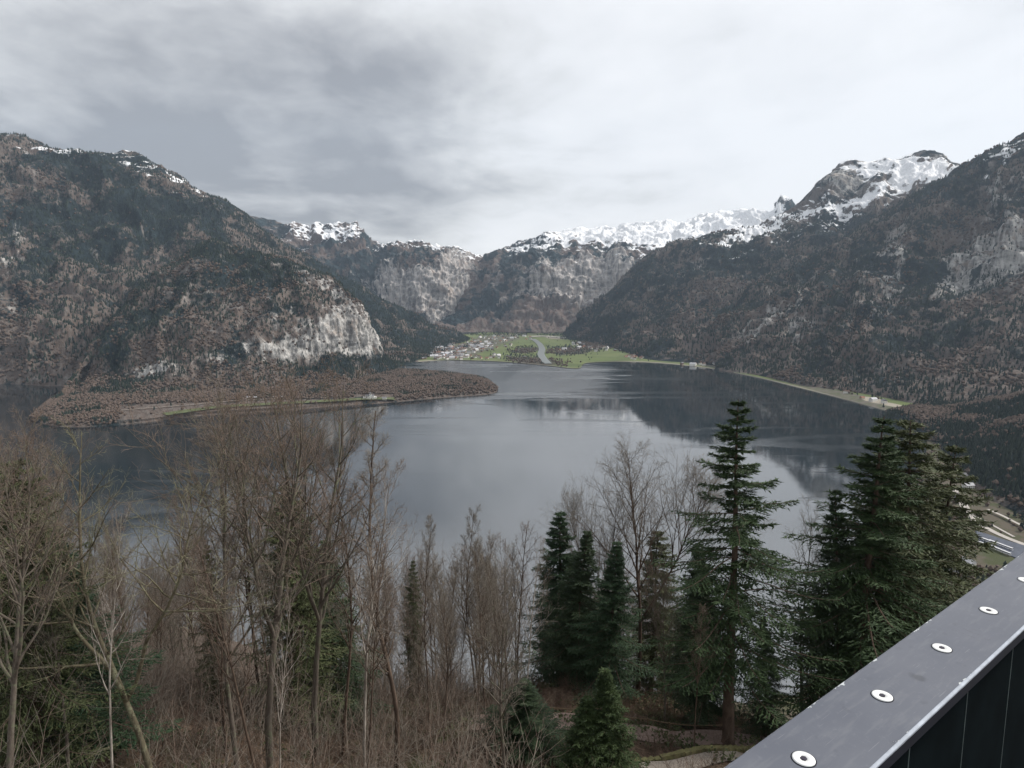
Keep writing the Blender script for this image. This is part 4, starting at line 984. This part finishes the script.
# fence rail beside the leafy path
fe = empty('fence', (0, 0, 0)); tag(fe, 'low rustic wooden fence behind the leafy forest path', 'fence')
fe_m = simple('fence_wood', (.13, .095, .06), .3, 3)
for k in range(4, len(pathA)-8, 6):
    a, b = pathA[k], pathA[k+6]; d = (b-a)/np.linalg.norm(b-a); nrm = np.array([-d[1], d[0]])*1.7
    a = a+nrm; b = b+nrm; za, zb = float(ground(*a)), float(ground(*b))
    add('post', MB().cyl((0, 0, -.3), .07, 1.2, 8).mesh('post', fe_m), fe, (a[0], a[1], za))
    pp = np.array([[(a[0], a[1], za+.8), ((a[0]+b[0])/2, (a[1]+b[1])/2, (za+zb)/2+.78), (b[0], b[1], zb+.8)]])
    v_, f_ = tubes(pp, np.full((1, 3), .045), 6); add('rail', mesh('rail', v_, f_, fe_m), fe)

# ------------------------------------------------------------------ the parapet of the lookout
ang = R(37.2); ca, sa = math.cos(ang), math.sin(ang)
HC = .6
# local frame: x along the rail, y across (outwards), origin under the camera at cap height
rail = empty('railing', (0, 0, CH-HC), ang); tag(rail, 'dark grey metal parapet with a flat bolted top at the bottom right', 'railing')
yo, yi = .449, .330
def mat_cap():
    t = NT('grey_metal_cap'); p = t.pos(obj=True); xyz = t.sep(p)
    n = t.noise(p, 5, 6, .6); f = t.noise(p, 90, 4, .7); st = t.noise(t.pos((60, 6, 1), obj=True, rot=(0, 0, .5)), 5, 5, .7)
    c = t.mix(t.ss(n, .3, .7), (.078, .086, .110), (.100, .108, .132))
    c = t.mix(t.math('MULTIPLY', t.ss(f, .55, .75), .25), c, (.22, .23, .25))
    sk = t.noise(t.pos((4, 26, 1), obj=True), 3, 5, .6); c = t.mix(t.math('MULTIPLY', t.ss(sk, .5, .68), .35), c, (.15, .158, .175))
    dp = t.noise(t.pos(obj=True), 38, 3, .5); c = t.mix(t.math('MULTIPLY', t.ss(dp, .64, .70), .3), c, (.055, .06, .075))
    sc1 = t.noise(t.pos((3, 90, 1), obj=True, rot=(0, 0, .9)), 6, 2, .4); c = t.mix(t.math('MULTIPLY', t.ss(sc1, .70, .73), .4), c, (.24, .25, .27))
    # smudge and scuffs
    def spot(cx, cy, r, warp=.012):
        dx = t.math('SUBTRACT', xyz[0], cx); dy = t.math('SUBTRACT', xyz[1], cy)
        d = t.math('SQRT', t.math('ADD', t.math('MULTIPLY', dx, dx), t.math('MULTIPLY', dy, dy)))
        d = t.math('ADD', d, t.math('MULTIPLY', t.math('SUBTRACT', t.noise(p, 60, 3), .5), warp*2)); return t.ss(d, r, r*.4)
    c = t.mix(t.math('MULTIPLY', spot(SM[0], SM[1], .014), .55), c, (.03, .032, .04))
    c = t.mix(t.math('MULTIPLY', t.math('MULTIPLY', spot(SC[0], SC[1], .035), t.ss(st, .55, .62)), .6), c, (.05, .05, .06))
    # paint chipped off along both long edges
    e = t.math('ABSOLUTE', t.math('SUBTRACT', xyz[1], (yo+yi)/2)); e = t.math('SUBTRACT', (yo-yi)/2, e)
    ch = t.math('ADD', t.math('MULTIPLY', t.noise(p, 9, 5, .6), .6), t.math('MULTIPLY', t.noise(t.pos(obj=True), 55, 4, .7), .45))
    band = t.math('ADD', ch, t.math('MULTIPLY', e, -17.))
    k = t.ss(band, .525, .53); rim = t.ss(band, .505, .525)
    c = t.mix(rim, c, (.06, .065, .08)); c = t.mix(k, c, (.50, .53, .54))
    t.bump(t.math('ADD', t.math('MULTIPLY', k, -1.0), t.math('MULTIPLY', f, .12)), .5, .0012)
    return t.done(c, t.math('MULTIPLY_ADD', n, .2, .34), .5)
def loc_of(px, py, h=HC):
    x, y, z = ray(px, py); s = -h/z; x *= s; y *= s; return x*ca+y*sa, -x*sa+y*ca
SM = loc_of(919, 678); SC = loc_of(972, 633)
def extrude(name, prof, x0, x1, mat, parent, seg=1):
    n = len(prof); V = [(x0, a, b) for a, b in prof]+[(x1, a, b) for a, b in prof]
    q = [[k, (k+1) % n, n+(k+1) % n, n+k] for k in range(n)]
    return add(name, mesh(name, V, [np.array(q), np.array([list(range(n))[::-1], [n+k for k in range(n)]])], mat), parent)
bv = .0025
navy = simple('dark_edge_paint', (.007, .008, .014), .2, 20, rough=.6, spec=.12)
extrude('cap', [(yi, -.006), (yi, -bv), (yi+bv, 0), (yo-bv, 0), (yo, -bv), (yo, -.006)], -2.0, 4.2, mat_cap(), rail)
extrude('cap_edge', [(yi+.0005, -.0062), (yo-.0005, -.0062), (yo-.0005, -.014), (yi+.004, -.014), (yi+.004, -.024), (yi+.0005, -.024)], -2.0, 4.2, navy, rail)
trim = simple('pale_edge', (.34, .37, .42), .25, 40, rough=.35, spec=.5, metal=.3)  # paler metal tone for the thin strip along the inner bevel
extrude('edge_trim', [(yi-.0006, -.0045), (yi-.0006, -.0022), (yi+.0024, .0004), (yi+.0032, .0003), (yi+.0006, -.0045)], -2.0, 4.2, trim, rail)
white = simple('white_washer', (.72, .73, .72), .08, 60, rough=.45, spec=.4); steel = simple('dark_socket', (.05, .045, .06), .3, 200, rough=.5, metal=.4)
def washer():
    m_ = MB(); n = 40; prof = [(.0000, .0006), (.0066, .0006), (.0070, .0010), (.0165, .0016), (.0188, .0010), (.0192, -.001)]
    V = [(0, 0, prof[0][1])]; q = []; tr = []
    for j, (r, z) in enumerate(prof[1:]):
        for k in range(n):
            a = 2*math.pi*k/n; V.append((r*math.cos(a), r*math.sin(a), z))
    for k in range(n):
        tr.append([0, 1+k, 1+(k+1) % n])
    for j in range(len(prof)-2):
        for k in range(n): q.append([1+j*n+k, 1+(j+1)*n+k, 1+(j+1)*n+(k+1) % n, 1+j*n+(k+1) % n])
    return mesh('bolt', V, [np.array(q), np.array(tr)], white, True)
wme = washer()
ring = MB().cyl((0, 0, .0002), .0208, .0004, 40).mesh('gasket', navy)
sock = MB().cyl((0, 0, .0008), .0058, .0012, 6).mesh('socket', steel)
b0 = loc_of(803, 759); b3 = loc_of(989, 611); pitch = (b3[0]-b0[0])/3; yb = (b0[1]+b3[1])/2
for k in range(-3, 10):
    o = add('bolt', wme, rail, (b0[0]+pitch*k, yb, .0006)); o.rotation_euler = (0, 0, k*1.3); o.scale = (.76, .76, .8)
    add('gasket', ring, o, (0, 0, -.0006)); add('socket', sock, o)
pan = simple('dark_green_panel', (.0035, .006, .007), .35, 9, rough=.95, spec=.02, bump=.2, bd=.002); seam = simple('seam_strip', (.05, .07, .068), .4, 30, rough=.5)
x0 = b0[0]-.012
for k in range(-4, 14):
    xa = x0+pitch*k
    add('panel', MB().box((xa+pitch/2, yi+.022, -.55), (pitch-.004, .012, 1.02)).mesh('panel', pan), rail)
    add('seam', MB().box((xa, yi+.0175, -.55), (.0022, .004, 1.02)).mesh('seam', seam), rail)
extrude('lower_rail', [(yi-.0, -1.06), (yo, -1.06), (yo, -1.1), (yi, -1.1)], -2.0, 4.2, navy, rail)
dk = empty('lookout_deck', (0, 0, CH-1.72), ang); tag(dk, 'grey steel deck of the lookout behind the parapet', 'deck')
add('deck_plate', MB().box((1.1, -1.2, 0), (6.2, 3.2, .06)).mesh('deck_plate', simple('deck_steel', (.12, .12, .13), .2, 4, rough=.6)), dk)

# ------------------------------------------------------------------ light, sky, air
w = bpy.data.worlds.new('World'); scn.world = w; w.use_nodes = True
nt = w.node_tree; bg = nt.nodes['Background']
SUN_EL, SUN_AZ = R(42), R(74)      # sun behind the bright cloud, to the right of the view
class WT(NT):
    def __init__(s, tree): s.t = tree
t = WT(nt)
sky = t.n('ShaderNodeTexSky', sky_type='NISHITA'); sky.sun_disc = False; sky.sun_elevation = SUN_EL; sky.sun_rotation = SUN_AZ
tc = t.n('ShaderNodeTexCoord').outputs['Generated']
d = t.sep(tc); zc = t.math('MAXIMUM', d[2], 0.0)
den = t.math('ADD', zc, .16)
cmb = t.n('ShaderNodeCombineXYZ'); t.l(t.math('DIVIDE', d[0], den), cmb.inputs[0]); t.l(t.math('DIVIDE', d[1], den), cmb.inputs[1]); cmb.inputs[2].default_value = 2.3
def wn(scale, rot, sc, detail, dist=0., rough=.55, off=(0, 0, 0)):
    mp = t.n('ShaderNodeMapping'); mp.inputs['Rotation'].default_value = (0, 0, R(rot)); mp.inputs['Scale'].default_value = sc; mp.inputs['Location'].default_value = off
    t.l(cmb.outputs[0], mp.inputs['Vector']); return t.noise(mp.outputs[0], scale, detail, rough, dist)
n1 = wn(.42, 28, (1, .7, 1), 6, .3, .5); n2 = wn(1.3, 10, (1, .85, 1), 8, .35, .58, (3, 1, 0)); n3 = wn(4, 20, (1, .8, 1), 6, .4, .6)
cl = t.math('ADD', t.math('ADD', t.math('MULTIPLY', n1, 1.45), t.math('MULTIPLY', n2, 1.35)), t.math('MULTIPLY', n3, .5)); cl = t.math('SUBTRACT', cl, 1.09)
# brighter cloud towards the veiled sun on the right, heavier deck to the left
side = t.ss(d[0], -.55, .55)
cl = t.math('ADD', cl, t.math('MULTIPLY', t.math('SUBTRACT', side, .5), .5))
def puff(v, rad, amt):
    sb = t.n('ShaderNodeVectorMath', operation='DISTANCE'); t.l(tc, sb.inputs[0]); sb.inputs[1].default_value = v
    dd = t.math('ADD', sb.outputs['Value'], t.math('MULTIPLY', t.math('SUBTRACT', n2, .5), .35))
    return t.math('MULTIPLY', t.ss(dd, rad, 0.), amt)
cl = t.math('SUBTRACT', cl, puff((-.13, .96, .19), .26, .13)); cl = t.math('SUBTRACT', cl, puff((-.62, .68, .40), .40, .05)); cl = t.math('ADD', cl, puff((-.02, .99, .075), .12, .30)); cl = t.math('ADD', cl, puff((.30, .86, .40), .6, .10))
cc_ = t.ramp(cl, [(.02, (.118, .120, .127)), (.28, (.200, .202, .207)), (.48, (.275, .277, .280)), (.64, (.320, .323, .330)), (.84, (.348, .350, .356))])
mul = t.n('ShaderNodeVectorMath', operation='SCALE'); t.l(cc_, mul.inputs[0]); mul.inputs['Scale'].default_value = 10.
mx = t.n('ShaderNodeMix', data_type='RGBA'); mx.inputs[0].default_value = .97; t.l(sky.outputs[0], mx.inputs[6]); t.l(mul.outputs[0], mx.inputs[7])
t.l(mx.outputs[2], bg.inputs['Color']); bg.inputs['Strength'].default_value = .1
w.cycles.sampling_method = 'MANUAL'; w.cycles.sample_map_resolution = 512
sl = bpy.data.lights.new('sun', 'SUN'); sl.energy = 1.5; sl.angle = R(12); sl.color = (1, .95, .88)
so = bpy.data.objects.new('sun', sl); COL.objects.link(so); so.location = (0, 0, 600)
so.rotation_euler = (R(90)-SUN_EL, 0, -SUN_AZ+math.pi)

# air between the lookout and the far mountains
hz = bpy.data.materials.new('air'); hz.use_nodes = True; tt = hz.node_tree; tt.nodes.remove(tt.nodes['Principled BSDF'])
pv = tt.nodes.new('ShaderNodeVolumePrincipled'); pv.inputs['Color'].default_value = (.66, .81, 1.0, 1); pv.inputs['Density'].default_value = 2.8e-5; pv.inputs['Anisotropy'].default_value = .2
tt.links.new(pv.outputs[0], tt.nodes['Material Output'].inputs['Volume'])
hzo = add('haze', MB().box((0, 4600, 1479), (19000, 12400, 3044)).mesh('haze', hz)); tag(hzo, 'thin bluish haze over the lake and valley', 'haze', None, 'stuff')

cam = bpy.data.cameras.new('camera'); cam.sensor_width = 36; cam.lens = F/1024*36; cam.clip_start = .05; cam.clip_end = 80000
co = bpy.data.objects.new('camera', cam); COL.objects.link(co); co.location = (0, 0, CH); co.rotation_euler = (math.pi/2-PITCH, 0, 0); scn.camera = co
vs = scn.view_settings; vs.view_transform = 'Standard'; vs.look = 'None'; vs.gamma = 1; vs.exposure = 1.5; vs.use_curve_mapping = False
scn.cycles.max_bounces = 6; scn.cycles.diffuse_bounces = 2; scn.cycles.glossy_bounces = 3; scn.cycles.volume_bounces = 0; scn.cycles.transparent_max_bounces = 4
